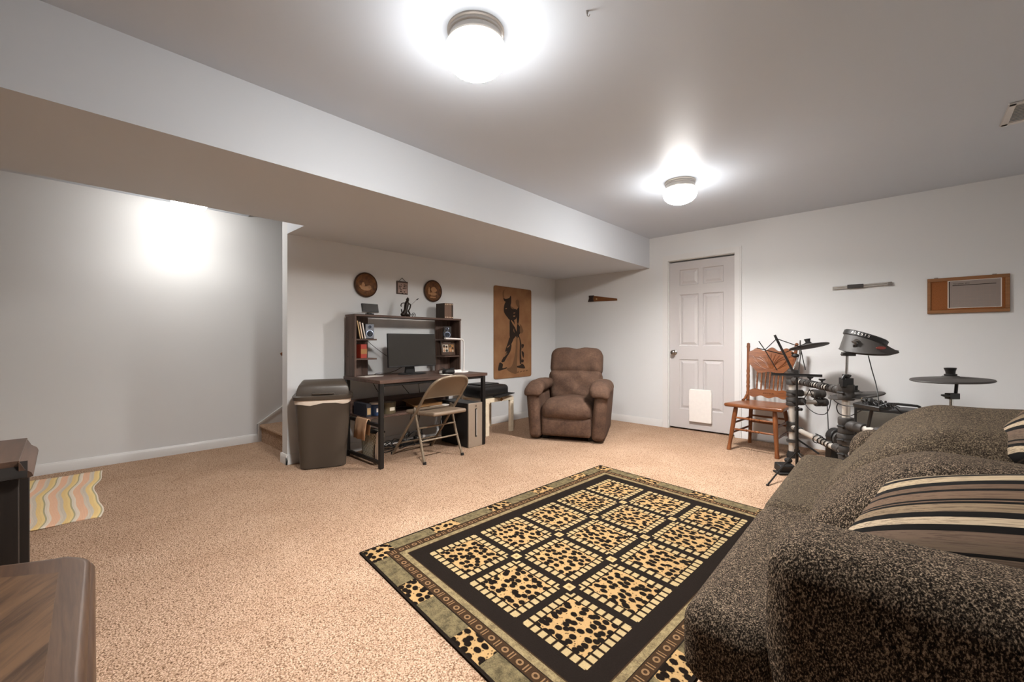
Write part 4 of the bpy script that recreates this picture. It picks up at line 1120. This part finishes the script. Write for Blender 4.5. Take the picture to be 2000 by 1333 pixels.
t = T('cork_board', 'brown framed cork board with a calendar page on the door wall', 'cork board', (.335, YB, 1.30))
t.part('cork_panel', MB().bb(.115, .560, YB-.012, YB, 1.305, 1.588), 'cork', world=True)
for x0, x1, z0, z1 in ((.106, .570, 1.568, 1.596), (.106, .570, 1.297, 1.325), (.106, .128, 1.325, 1.568), (.546, .570, 1.325, 1.568)):
    t.part('frame_rail', MB().bb(x0, x1, YB-.020, YB, z0, z1), 'cork_frame', world=True, bev=.003)
for x in (.16, .49): t.part('hanger', MB().bb(x-.012, x+.012, YB-.008, YB, 1.596, 1.603), 'nickel', world=True)
t = T('calendar', 'printed calendar page pinned on the cork board', 'calendar', (.375, YB-.013, 1.34))
t.part('backing_sheet', MB().bb(.228, .528, YB-.0145, YB-.0125, 1.338, 1.568), 'paper', world=True)
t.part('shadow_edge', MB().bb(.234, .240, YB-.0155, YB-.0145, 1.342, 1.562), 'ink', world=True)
pg = t.part('page', MB().bb(.240, .522, YB-.0165, YB-.0145, 1.342, 1.563), plain('grey_calendar_print', '8d817a', .7, 0, .2), world=True)
t.part('heading_rule', MB().bb(.256, .498, YB-.0172, YB-.0164, 1.524, 1.529), 'ink', parent=pg, world=True)
b = MB()
for k in range(1, 6): b.bb(.256, .498, YB-.0168, YB-.0164, 1.355+.028*k, 1.3556+.028*k)
for k in range(8): b.bb(.256+.0345*k, .2566+.0345*k, YB-.0168, YB-.0164, 1.36, 1.52)
t.part('grid', b, 'plaque', parent=pg, world=True)
text('heading', 'November 2021', .014, 'ink', pg, t.inv @ axes((1, 0, 0), (0, 0, 1), (0, -1, 0), (.308, YB-.0168, 1.540)))

# ================================================================== oak press-back chair
t = T('oak_chair', 'honey oak press back chair with carved crest and spindles beside the door', 'chair', (-1.062, 4.685, 0), R(-7))
P = t.part
def wst(p):
    p.z -= .010*(1-(p.x/.23)**2)*(1-(p.y/.22)**2)*(1 if p.z > 0 else 0)
    p.x *= 1-.10*(p.y/.22)
    return p
P('seat', MB().soft((0, .0, .437), (.475, .45, .036), .016, n=8, k=3, warp=wst), 'oak_x', angle=180)
for sx in (-1, 1):
    top = V3((sx*.170, -.155, .425)); bot = V3((sx*.212, -.222, 0))
    pts = [bot, bot.lerp(top, .04), bot.lerp(top, .15), bot.lerp(top, .5), bot.lerp(top, .85), top]
    P('leg', MB().tube(pts, [.021, .020, .017, .020, .022, .018], 14), 'oak')
    top = V3((sx*.150, .155, .425)); bot = V3((sx*.195, .235, 0))
    pts = [bot, bot.lerp(top, .04), bot.lerp(top, .15), bot.lerp(top, .5), bot.lerp(top, .85), top]
    P('leg', MB().tube(pts, [.020, .019, .016, .018, .019, .016], 14), 'oak')
    # back post with turnings
    a = V3((sx*.185, .165, .455)); c = V3((sx*.222, .275, 1.045))
    ks = [0, .05, .12, .2, .24, .27, .3, .36, .42, .46, .5, .54, .60, .9, .94, .965, .985, 1.0]
    rs = [.015, .016, .014, .014, .018, .013, .017, .014, .017, .013, .017, .014, .014, .014, .018, .014, .016, .006]
    P('back_post', MB().tube([a.lerp(c, k) for k in ks], rs, 14), 'oak')
    P('arm_bracket', MB().tube([(sx*.192, .182, .53), (sx*.20, .13, .475), (sx*.205, .085, .458)], [.012, .010, .012], 10, 4), 'oak')
def bk_pt(x, z):
    k = (z-.455)/.59; return V3((x, .165+.11*k+.018*(1-(x/.2)**2), z))
def rail(zt_, zb_, n=36, th=.018):
    b = MB(); rings = []
    for i in range(n+1):
        u = -1+2*i/n; x = .205*u
        z1, z0 = zt_(u), zb_(u)
        rings.append([bk_pt(x, z0)+V3((0, -th/2, 0)), bk_pt(x, z1)+V3((0, -th/2, 0)), bk_pt(x, z1)+V3((0, th/2, 0)), bk_pt(x, z0)+V3((0, th/2, 0))])
    return b.loft(rings)
crest = P('crest_rail', rail(lambda u: .965+.018*math.cos(u*3*PI)*(1 if abs(u) < .84 else .5)+.016*(1-u*u), lambda u: .745+.10*max(0, abs(u)-.50)**1.2*2.0+.008*math.cos(u*6)), 'oak_x', angle=50)
b = MB(); rnd = random.Random(3)
for k in range(9):
    a = -1.2+2.4*k/8
    pts = [bk_pt(.02*math.sin(a), .79)+V3((0, -.011, 0)), bk_pt(.07*math.sin(a), .85+.02*math.cos(a))+V3((0, -.013, 0)), bk_pt(.125*math.sin(a)*1.1, .86+.075*math.cos(a))+V3((0, -.011, 0))]
    b.tube(pts, .0032, 6, 5)
for s in (-1, 1):
    for k in range(3): b.tube([bk_pt(s*(.03+.03*k), .775+.01*k)+V3((0, -.011, 0)), bk_pt(s*(.09+.02*k), .80+.03*k)+V3((0, -.013, 0)), bk_pt(s*(.15+.01*k), .84+.035*k)+V3((0, -.011, 0))], .0030, 6, 5)
P('carved_pattern', b, 'oak_x', parent=crest)
low = P('lower_rail', rail(lambda u: .575-.045*max(0, abs(u)-.6)**1.0*1.5+.006*math.cos(u*9), lambda u: .505-.010*math.cos(u*3*PI)-.006*(1-u*u)), 'oak_x', angle=50)
b = MB()
for k in range(5): b.tube([bk_pt(-.05+.02*k, .53+.005*(k % 2))+V3((0, -.011, 0)), bk_pt(-.04+.02*k, .545)+V3((0, -.013, 0)), bk_pt(-.03+.02*k, .53)+V3((0, -.011, 0))], .003, 6, 4)
P('carved_pattern', b, 'oak_x', parent=low)
for k in range(7):
    x = -.115+.0383*k; p0 = bk_pt(x*.98, .565); p1 = bk_pt(x*1.02, .765)
    ks = [0, .15, .28, .34, .40, .55, .7, .76, .82, 1]; rs = [.0055, .0075, .0085, .006, .0085, .0065, .0085, .006, .008, .0055]
    P('spindle', MB().tube([p0.lerp(p1, q) for q in ks], rs, 10), 'oak')
def turned(p0, p1, beads):
    p0 = V3(p0); p1 = V3(p1); n = 40; rs = []; pts = []
    for i in range(n+1):
        u = i/n; r = .0085+.002*math.sin(u*PI)
        if beads and .33 < u < .67: r = .0105+.0035*math.sin((u-.33)/.34*PI*10)
        pts.append(p0.lerp(p1, u)); rs.append(r)
    return MB().tube(pts, rs, 10)
P('stretcher', turned((-.181, -.173, .315), (.181, -.173, .315), True), 'oak_x'); P('stretcher', turned((-.192, -.19, .205), (.192, -.19, .205), True), 'oak_x')
P('stretcher', turned((-.165, .178, .30), (.165, .178, .30), False), 'oak_x'); P('stretcher', turned((-.172, .192, .235), (.172, .192, .235), False), 'oak_x')
for s in (-1, 1):
    P('stretcher', turned((s*.186, -.182, .26), (s*.168, .185, .28), False), 'oak'); P('stretcher', turned((s*.196, -.197, .165), (s*.177, .202, .185), False), 'oak')

# ================================================================== music stand
MS = (-.669, 4.08)
t = T('music_stand', 'black folding wire music stand standing in front of the oak chair', 'music stand', (MS[0], MS[1], 0))
P = lambda n, b, m='black_metal', **k: t.part(n, b, m, world=True, **k)
P('pole', MB().cyl((*MS, .03), (*MS, .52), .011, n=14).cyl((*MS, .5), (*MS, .82), .008, n=14), )
P('collar', MB().cyl((*MS, .155), (*MS, .185), .020, n=16).cyl((*MS, .50), (*MS, .53), .016, n=16)); P('knob', MB().cyl((MS[0]+.012, MS[1], .515), (MS[0]+.035, MS[1]-.01, .515), .012, n=14))
P('collar', MB().cyl((*MS, .025), (*MS, .045), .018, n=16))
for q in ((-0.765, 3.556, 0.006), (-0.646, 4.480, 0.006), (-.52, 3.90, .006)):
    P('leg', MB().tube([(MS[0], MS[1], .170), (MS[0]*.45+q[0]*.55, MS[1]*.45+q[1]*.55, .088), q], .006, 8))
    P('leg_brace', MB().tube([(MS[0], MS[1], .035), (MS[0]*.5+q[0]*.5, MS[1]*.5+q[1]*.5, .092)], .004, 8)); P('foot_cap', MB().ball(q, .010, 12, 8))
tr = P('tray', MB().prism([(0, 0), (.0, .018), (.004, .018), (.004, .004), (.052, .004), (.052, 0)], (-0.811, 3.903, 0.792), (.12, -.99, 0), (0, 0, 1), (.36*.9, .06, 0)), )
P('tilt_head', MB().box((MS[0], MS[1], .80), (.03, .05, .06)).cyl((MS[0]-.02, MS[1], .79), (MS[0]+.05, MS[1], .79), .010, n=12))
P('desk_post', MB().tube([(-0.694, 4.054, 0.823), (-0.821, 4.059, 1.114)], .0095, 8))
for w_ in (
    [(-0.745, 4.061, 0.971), (-0.622, 4.218, 1.050), (-0.610, 4.230, 1.063)],
    [(-0.802, 4.036, 1.084), (-0.655, 4.133, 1.017)],
    [(-0.802, 4.036, 1.084), (-0.875, 3.981, 0.991)],
    [(-0.929, 3.957, 1.008), (-0.875, 3.981, 0.991), (-0.754, 4.053, 0.954)],
    [(-0.917, 3.968, 1.063), (-0.875, 3.981, 0.991), (-0.785, 3.969, 0.827)],
    [(-0.655, 4.133, 1.017), (-0.619, 4.125, 0.831)],
    [(-0.649, 4.138, 0.984), (-0.658, 4.088, 0.831)]):
    P('wire_arm', MB().tube(w_, .0035, 8))

# ================================================================== electronic drum kit
P1 = (-.79, 4.575); P2 = (-.330, 3.79); P3 = (.160, 3.31)
t = T('drum_rack', 'pale tube drum rack with black clamps behind the sofa', 'drum rack', (P1[0], P1[1], 0))
P = lambda n, b, m='black', **k: t.part(n, b, m, world=True, **k)
P('post', MB().cyl((*P1, .0), (*P1, .79), .0245, n=22), 'rack'); P('post', MB().cyl((*P2, 0), (*P2, .74), .0245, n=22), 'rack'); P('post', MB().cyl((*P3, 0), (*P3, .62), .0245, n=22), 'rack')
for q in (P1, P2, P3): P('foot', MB().lathe([(0, 0), (.04, 0), (.042, .02), (.030, .06), (0, .06)], (*q, 0), n=20), 'black_soft')
def clamp(c, r=.040, h=.07, axis=(0, 0, 1), wing=True, wa=0):
    c = V3(c); ax = V3(axis).normalized()
    b = MB().lathe([(0, -h*.5), (r*.92, -h*.5), (r, -h*.42), (r, -h*.1), (r*.93, -h*.06), (r*.93, h*.06), (r, h*.1), (r, h*.42), (r*.92, h*.5), (0, h*.5)], c, ax, 20)
    o_ = P('clamp', b, 'grey_pad')
    if wing:
        d = V3((math.cos(wa), math.sin(wa), 0)); 
        if abs(ax.z) < .5: d = V3((0, 0, 1))
        e = c+d*(r+.02); s_ = d.cross(V3((0, 0, 1))) if abs(d.z) < .5 else V3((math.cos(wa), math.sin(wa), 0))
        w = MB().cyl(c+d*r*.8, e, .008, n=10).tube([e-s_*.022+d*.006, e-s_*.012, e, e+s_*.012, e+s_*.022+d*.006], [.005, .008, .009, .008, .005], 8)
        t.part('wing_nut', w, 'black', parent=o_, world=True)
def bar(p0, p1, r=.021): P('bar', MB().cyl(p0, p1, r, n=20), 'rack')
d12 = (V3((*P2, 0))-V3((*P1, 0))).normalized(); d23 = (V3((*P3, 0))-V3((*P2, 0))).normalized()
fr_ = V3((.729, .6845, 0))           # along the rack's return bars
def on(q, z, d=V3((0, 0, 0)), k=0): return V3((q[0], q[1], z))+d*k
bar(on(P1, .71), on(P2, .71)); bar(on(P1, .281), on(P2, .275)); bar(on(P2, .475), on(P3, .475)); bar(on(P2, .37), on(P2, .33, fr_, .35)); bar(on(P3, .30), on(P2, .28))
bar(on(P1, .588), on(P1, .583, fr_, .24)); bar(on(P1, .512), on(P1, .505, fr_, .26))
for z, r, h in ((.715, .046, .10), (.588, .044, .06), (.512, .046, .075), (.283, .042, .09), (.155, .042, .03)): clamp(on(P1, z), r, h, wa=R(-60), wing=z > .2)
clamp(on(P1, .78), .032, .05, wa=R(-20))
for z, r, h in ((.705, .050, .11), (.47, .048, .11), (.375, .052, .075), (.275, .046, .10)): clamp(on(P2, z), r, h, wa=R(-110))
for z in (.475, .30): clamp(on(P3, z), .046, .10, wa=R(-110))
L12 = (V3((*P2, 0))-V3((*P1, 0))).length
for k in (.10, .30, .40, .62, .80, .90): clamp(on(P1, .71, d12, k*L12), .030, .055 if k in (.30, .62) else .08, d12, k in (.10, .40, .62), R(30))
for k in (.16, .88): clamp(on(P1, .281, d12, k*L12), .030, .08, d12, False)
clamp(on(P2, .475, d23, .085), .036, .13, d23, False); clamp(on(P2, .475, d23, .30), .036, .12, d23, False)
clamp(on(P1, .588, fr_, .055), .032, .08, fr_, False); clamp(on(P1, .512, fr_, .065), .036, .09, fr_, False)
clamp(on(P1, .583, fr_, .24), .040, .10, fr_, False); clamp(on(P1, .505, fr_, .265), .038, .10, fr_, False)
b = MB(); 
for k in range(22):
    pass
pts = []
for i in range(150):
    u = i/149; c = on(P1, .71, d12, (.12+.72*u)*L12); a = u*2*PI*16+.7*math.sin(u*25)
    s_ = V3((0, 0, 1)).cross(d12); pts.append(c+V3((0, 0, 1))*math.cos(a)*.026+s_*math.sin(a)*.026)
P('wrapped_cable', MB().tube(pts, .0042, 6))
pts = []
for i in range(60):
    u = i/59; c = on(P1, .279, d12, (.50+.28*u)*L12); a = u*2*PI*5
    s_ = V3((0, 0, 1)).cross(d12); k = .034 if u < .25 else .026
    pts.append(c+V3((0, 0, 1))*math.cos(a)*k+s_*math.sin(a)*k)
P('wrapped_cable', MB().tube(pts, .0042, 6))
P('brace', MB().tube([(-0.749, 4.606, 0.165), (-0.588, 4.594, 0.066)], .008, 10))
# cymbal rods
P('cymbal_rod', MB().cyl(on(P1, .78), (-0.737, 4.626, 0.950), .007, n=12).cyl((-0.737, 4.626, 0.941), (-0.733, 4.629, 1.072), .006, n=12), 'chrome')
P('rod_joint', MB().ball((-0.760, 4.555, 0.933), .026, 14, 10, (1.2, 1, .75)).tube([(-0.784, 4.532, 0.961), (-0.760, 4.555, 0.933)], .008, 8))
P('cymbal_rod', MB().cyl(on(P2, .74), (-0.324, 3.799, 0.969), .0085, n=14), 'chrome')
P('rod_clamp', MB().box(on(P2, .775), (.06, .06, .06), rotZ(.75)).cyl(on(P2, .80), on(P2, .83), .022, n=16).box((-0.341, 3.741, 0.770), (.03, .03, .05), rotZ(.75)).tube([(-0.348, 3.749, 0.798), (-0.335, 3.761, 0.823), (-0.319, 3.776, 0.809), (-0.306, 3.788, 0.826)], .009, 8, 3), bev=.004)
P('tilter', MB().box((-0.316, 3.778, 0.974), (.075, .04, .028), rotZ(.75)).tube([(-0.347, 3.708, 0.971), (-0.332, 3.736, 0.978)], .010, 8).tube([(-0.287, 3.792, 0.985), (-0.284, 3.754, 1.042)], .007, 10), 'grey_pad', bev=.004)
P('cymbal_rod', MB().cyl(on(P3, .60), (0.162, 3.308, 0.758), .008, n=14), 'chrome')
P('tilter', MB().box((0.166, 3.312, 0.766), (.055, .03, .032), rotZ(.75)).tube([(0.122, 3.244, 0.774), (0.141, 3.275, 0.768), (0.153, 3.286, 0.768)], [.005, .009, .007], 8).cyl((0.178, 3.323, 0.758), (0.184, 3.329, 0.847), .0075, n=12), 'black', bev=.004)

def cymbal(loc, nrm, r, label, dome=.03, thick=.012):
    n = V3(nrm).normalized(); x, y, d = frame_from(n)
    tt = T('cymbal_pad', label, 'cymbal pad', loc, rot=axes(x, y, d).to_3x3().to_euler(), group='black rubber cymbal pads')
    tt.part('pad', MB().lathe([(0, -thick*.2-dome*.55), (r*.45, -dome*.5), (r*.62, -dome*.25), (r*.97, -.006), (r, -.002), (r*.985, .004), (r*.6, .004+dome*.30), (r*.25, .004+dome*.42), (r*.2, dome*.85), (0, dome)], n=48), 'grey_pad')
    tt.part('wing_nut', MB().lathe([(0, dome*.8), (.026, dome*.8), (.026, dome*.8+.012), (.019, dome*.8+.014), (.020, dome*.8+.026), (.026, dome*.8+.045), (.018, dome*.8+.040), (0, dome*.8+.042)], n=10), 'black')
    return tt
cymbal((-0.673, 4.665, 1.016), (-.22, .10, 1), .155, 'black tilted cymbal pad on the rack above the music stand')
cymbal((0.160, 3.306, 0.853), (-.035, -.03, 1), .166, 'black flat cymbal pad standing behind the sofa on a bent rod', .026)
t3 = cymbal((-0.285, 3.918, 0.673), (-.18, -.05, 1), .165, 'black cymbal pad low beside the middle rack post', .03)

# large pad with stacked round top
cc = V3((-0.218, 3.885, 0.998)); tc = V3((-0.237, 3.922, 1.081))
t = T('drum_pad', 'black round drum pad with a flared cone underside, tallest on the rack', 'drum pad', tuple(cc))
N = 40; rt_ = V3((.729, .6845, 0)); fw = V3((-.6845, .729, 0)); up = V3((0, 0, 1))
tx = (rt_*.93-up*.34).normalized(); tf = (fw*.96+up*.15).normalized()
def ring(c, a, bx_, by_, p=1): return [c+bx_*(a*math.cos(2*PI*i/N))+by_*(a*p*math.sin(2*PI*i/N)) for i in range(N)]
brx = (rt_+up*.02).normalized()
bfw = (fw+up*.13).normalized()
br = [ring(cc+up*(-.016), .13, brx, bfw), [q+brx*(.035 if math.cos(2*PI*i/N) > .9 else 0)*max(0, (math.cos(2*PI*i/N)-.9)*10) for i, q in enumerate(ring(cc, .165, brx, bfw))], [q+up*.006 for q in ring(cc, .160, brx, bfw)], ring(tc, .118, tx, tf)]
t.part('cone_shell', MB().loft(br), 'grey_pad', world=True, angle=30)
tn = tx.cross(tf)
if tn.z < 0: tn = -tn
rim = [ring(tc-tn*.012, .10, tx, tf), ring(tc-tn*.012, .119, tx, tf), ring(tc-tn*.006, .127, tx, tf), ring(tc+tn*.022, .127, tx, tf), ring(tc+tn*.028, .120, tx, tf), ring(tc+tn*.028, .10, tx, tf)]
rm = t.part('rim', MB().loft(rim), 'black', world=True, angle=30)
# lettering on the rim facing the room
vc = V3((-tc.x, -tc.y, 0)).normalized(); vt = V3((0, 0, 1)).cross(vc)
vt = (vt-tn*vt.dot(tn)).normalized(); vn = vt.cross(tn)
if vn.dot(vc) < 0: vn = -vn
for k, ch in enumerate('ALESIS'):
    a = (-.62+.155*k); dirv = vn*math.cos(a)+vt*math.sin(a); tg = vt*math.cos(a)-vn*math.sin(a)
    text('rim_letter', ch, .026, 'white', rm, t.inv @ axes(tg, tn, dirv, tc+dirv*.1272+tn*.010), .0008)
dl = vc*.86+vt*.50; dl.z = 0; dl.normalize()
lg = V3((cc.x, cc.y, cc.z+.020)).lerp(V3((tc.x, tc.y, cc.z+.020)), .25)+dl*.152
b = MB(); b.lathe([(0, -.004), (.028, -.004), (.028, .004), (0, .005)], lg, (dl+up*.25), 24, 1, .36)
t.part('red_logo', b, plain('logo_red', '8d4238', .5), world=True)
t.part('bracket', MB().tube([(-0.289, 3.749, 1.056), (-0.273, 3.764, 1.070), (-0.259, 3.791, 1.056)], .010, 10, 4).cyl((-0.276, 3.761, 1.056), (-0.288, 3.777, 0.992), .008, n=12), 'nickel', world=True)

t = T('kick_pad', 'black upright kick drum pad tower on the carpet behind the sofa', 'kick pad', (-.435, 4.24, 0))
b = MB(); c = V3((-.43, 4.235, 0))
def kick(n, bbuild, m, **k): return t.part(n, bbuild, m, world=True, **k)
rx = V3((.729, .6845, 0)); fx_ = V3((-.6845, .729, 0))
outline = [(-.075, 0), (.075, 0), (.065, .29)]+[(.07*math.cos(a), .30+.07*math.sin(a)) for a in [PI*i/10 for i in range(11)]]+[(-.065, .29)]
kick('tower', MB().prism(outline, c-fx_*.03, rx, (0, 0, 1), fx_*.06), 'black', bev=.006)
kick('strike_pad', MB().lathe([(0, 0), (.058, 0), (.06, .006), (.055, .014), (0, .016)], c-fx_*.03+V3((0, 0, .29)), -fx_, 28), 'grey_pad')
kick('base_plate', MB().prism([(-.10, 0), (.10, 0), (.10, .02), (-.10, .02)], c-fx_*.16, rx, (0, 0, 1), fx_*.22), 'black', bev=.003)
t = T('hi_hat_pedal', 'black pedal block on the carpet at the foot of the music stand', 'pedal', (-0.739, 3.969, 0.000))
c = V3((-0.739, 3.969, 0.000))
t.part('body', MB().box(c+V3((0, .03, .045)), (.12, .09, .06), rotZ(.7) @ rotX(.15)), 'black', world=True, bev=.008)
t.part('foot_plate', MB().box(c+V3((0, .0, .01)), (.12, .10, .012), rotZ(.7)), 'black_soft', world=True, bev=.002)
t.part('clamp_knob', MB().ball(c+V3((.02, .06, .10)), .024, 14, 10, (1.2, 1, .9)), 'black_soft', world=True)

# amplifier and bag behind the kit
t = T('guitar_amplifier', 'grey fronted amplifier with black case by the wall behind the drum rack', 'amplifier', (-.05, 4.70, 0))
P = lambda n, b, m, **k: t.part(n, b, m, world=True, **k)
P('cabinet', MB().bb(-.345, .235, 4.56, 4.80, .02, .515), 'black', bev=.008)
P('grille', MB().bb(-.325, .215, 4.552, 4.562, .06, .485), 'cloth_grille', bev=.004)
for x in (-.3, .19):
    P('foot', MB().bb(x-.02, x+.02, 4.58, 4.78, 0, .02), 'black_soft')
P('handle', MB().tube([(-.16, 4.68, .515), (-.15, 4.68, .545), (.04, 4.68, .545), (.05, 4.68, .515)], .010, 8, 4), 'black_soft')
b = MB(); b.soft((.02, 4.38, .15), (.34, .22, .30), .09, (.02, .02, .02), n=10, warp=lambda p: V3((p.x+.012*math.sin(p.z*24), p.y, p.z+.02*math.sin(p.x*12)*(1 if p.z > 0 else 0))))
solo('gear_bag', 'black soft gear bag slumped in front of the amplifier', 'bag', b, 'black_soft', (.02, 4.38, 0), angle=180)
t = T('sound_module', 'black drum sound module with plugs on the middle of the rack', 'sound module', (-0.180, 3.673, 0.620))
c = V3((-0.177, 3.607, 0.645)); rz_ = rotZ(math.atan2(d23.y, d23.x))
t.part('case', MB().box(c, (.20, .10, .03), rz_ @ rotX(.2)), 'black', world=True, bev=.006)
t.part('mount', MB().cyl(c, on(P2, .475, d23, .17), .010, n=12), 'black', world=True)
for k in range(6):
    e = c+d23*(-.085+.034*k)+V3((0, 0, .015))
    t.part('plug', MB().cyl(e, e+V3((.004, -.004, .028)), .006, n=10), 'nickel' if k % 3 == 0 else 'black', world=True)
    
# loose cables of the kit
def cab(label, pts, r=.0035): solo('cable', label, 'cable', MB().tube(pts, r, 6, 8), 'black', pts[0])
cab('straight dark cable hanging from the tall drum pad to the sound module', [(-0.214, 3.861, 0.963), (-0.193, 3.826, 0.866), (-0.169, 3.766, 0.773), (-0.152, 3.672, 0.681), (-0.147, 3.622, 0.653)])
cab('dark cable looping low below the two short rack bars', [(-0.687, 4.501, 0.524), (-0.645, 4.471, 0.473), (-0.585, 4.459, 0.437), (-0.529, 4.470, 0.442), (-0.501, 4.469, 0.498), (-0.491, 4.478, 0.567), (-0.450, 4.380, 0.615)])
cab('dark cable hanging straight down to the kick pad', [(-0.519, 4.479, 0.556), (-0.506, 4.396, 0.488), (-0.493, 4.312, 0.416), (-0.482, 4.240, 0.352)])
cab('dark cable sagging across the middle rack post toward the module', [(-0.467, 4.227, 0.628), (-0.398, 3.879, 0.621), (-0.329, 3.698, 0.619), (-0.257, 3.655, 0.631), (-0.210, 3.617, 0.647)])
cab('dark cable looping around the middle rack post', [(-0.362, 3.666, 0.640), (-0.370, 3.659, 0.605), (-0.355, 3.674, 0.562), (-0.306, 3.692, 0.552), (-0.262, 3.678, 0.580), (-0.215, 3.612, 0.627)])
cab('dark crossed cable from the top rack bar to the upper short bar', [(-0.635, 4.426, 0.647), (-0.658, 4.459, 0.598), (-0.692, 4.509, 0.545)])
cab('dark crossed cable from the top rack bar to the lower short bar', [(-0.635, 4.426, 0.647), (-0.612, 4.447, 0.585), (-0.570, 4.459, 0.531)])
cab('dark cable arching over the right end of the sound module', [(-0.139, 3.602, 0.636), (-0.114, 3.598, 0.636), (-0.111, 3.573, 0.662), (-0.094, 3.562, 0.671), (-0.065, 3.534, 0.652), (-0.041, 3.529, 0.624)])
b = MB(); rnd = random.Random(5)
for k in range(5):
    b.tube([V3((-0.220, 3.608, 0.660))+V3((.012*i, -.012*i, 0))+V3((rnd.uniform(-.02, .02), rnd.uniform(-.02, .02), rnd.uniform(-.01, .035))) for i in range(14)], .003, 6, 4)
solo('cable_bundle', 'bundle of tangled black cables plugged along the sound module', 'cables', b, 'black', (-0.177, 3.607, 0.655))

# ================================================================== furniture at the left edge
t = T('console_cabinet', 'dark wood console with moulded top edge at the left edge of the room', 'cabinet', (-2.20, -.5, 0))
P = lambda n, b, m, **k: t.part(n, b, m, world=True, **k)
P('top', MB().bb(-2.425, -1.980, -1.05, -.086, .672, .70), 'walnut', bev=.001)
prof = [(0, .696), (.004, .690), (.012, .672), (.026, .660), (.030, .648), (.022, .645), (0, .645)]
b = MB(); b.loft([[V3((x, -.088+a, z)) for a, z in prof] for x in (-2.425, -1.975)]); P('moulding', b, 'walnut')
b = MB(); b.loft([[V3((-1.984+a*.55, y, z)) for a, z in prof] for y in (-1.05, -.070)]); P('moulding', b, 'espresso')
P('front_panel', MB().bb(-2.012, -1.985, -1.05, -.088, 0, .672), 'espresso', bev=.002)
P('back_leg', MB().bb(-2.42, -2.385, -.112, -.080, 0, .672), 'espresso', bev=.002)
P('back_leg', MB().bb(-2.42, -2.385, -1.05, -1.01, 0, .672), 'espresso', bev=.002)
P('shelf', MB().bb(-2.40, -2.0, -1.04, -.14, .10, .125), 'espresso', bev=.002)

t = T('coffee_table', 'oak and walnut coffee table with veneered top in the left foreground', 'table', (-1.25, -.45, 0))
P = lambda n, b, m, **k: t.part(n, b, m, world=True, **k)
outl = [(-.62, .030), (-1.10, .045), (-1.66, .066), (-1.682, .063), (-1.705, .052), (-1.742, .026), (-1.755, -.01), (-1.785, -.065), (-1.812, -.115), (-1.83, -.19), (-1.835, -.30), (-1.835, -.62), (-1.812, -.81), (-1.755, -.92), (-1.68, -.99), (-.62, -.95)]
cx_, cy_ = -1.2, -.46
def inset(d): return [(x+(cx_-x)/math.hypot(cx_-x, cy_-y)*d, y+(cy_-y)/math.hypot(cx_-x, cy_-y)*d) for x, y in outl]
def rg(d, z): return [V3((x, y, z)) for x, y in inset(d)]
P('top', MB().loft([rg(.05, .415), rg(.012, .418), rg(.002, .426), rg(.0, .434), rg(.004, .440), rg(.012, .444), rg(.013, .452), rg(.020, .459), rg(.03, .460)]), 'walnut_x', angle=50)
bx_ = [(-.70, -.036), (-1.62, -.004), (-1.76, -.20), (-1.76, -.62), (-1.64, -.90), (-.70, -.86)]
P('veneer_panel', MB().prism(bx_, (0, 0, .4595), (1, 0, 0), (0, 1, 0), (0, 0, .0012)), 'veneer')
P('apron', MB().loft([[V3((x, y, z)) for x, y in inset(.09)] for z in (.34, .416)]), 'walnut', angle=30)
for x, y in ((-.80, -.06), (-1.60, -.06), (-1.60, -.85), (-.80, -.85)): P('leg', MB().tube([(x, y, 0), (x, y, .05), (x, y, .34)], [.024, .022, .035], 14), 'walnut')

# ================================================================== camera, world, view
cam = bpy.data.cameras.new('camera'); cam.sensor_width = 36; cam.lens = 36*828/2000; cam.clip_start = .02
co = bpy.data.objects.new('camera', cam); COL.objects.link(co)
co.location = (0, 0, 1.065); co.rotation_euler = (PI/2, 0, math.atan2(778, 828))
S.camera = co
w = bpy.data.worlds.new('world'); S.world = w; w.use_nodes = True
w.node_tree.nodes['Background'].inputs[0].default_value = (.6, .58, .55, 1)
w.node_tree.nodes['Background'].inputs[1].default_value = .05
S.view_settings.view_transform = 'Standard'; S.view_settings.look = 'None'; S.view_settings.gamma = 1
S.view_settings.use_curve_mapping = False
S.view_settings.exposure = 0.74
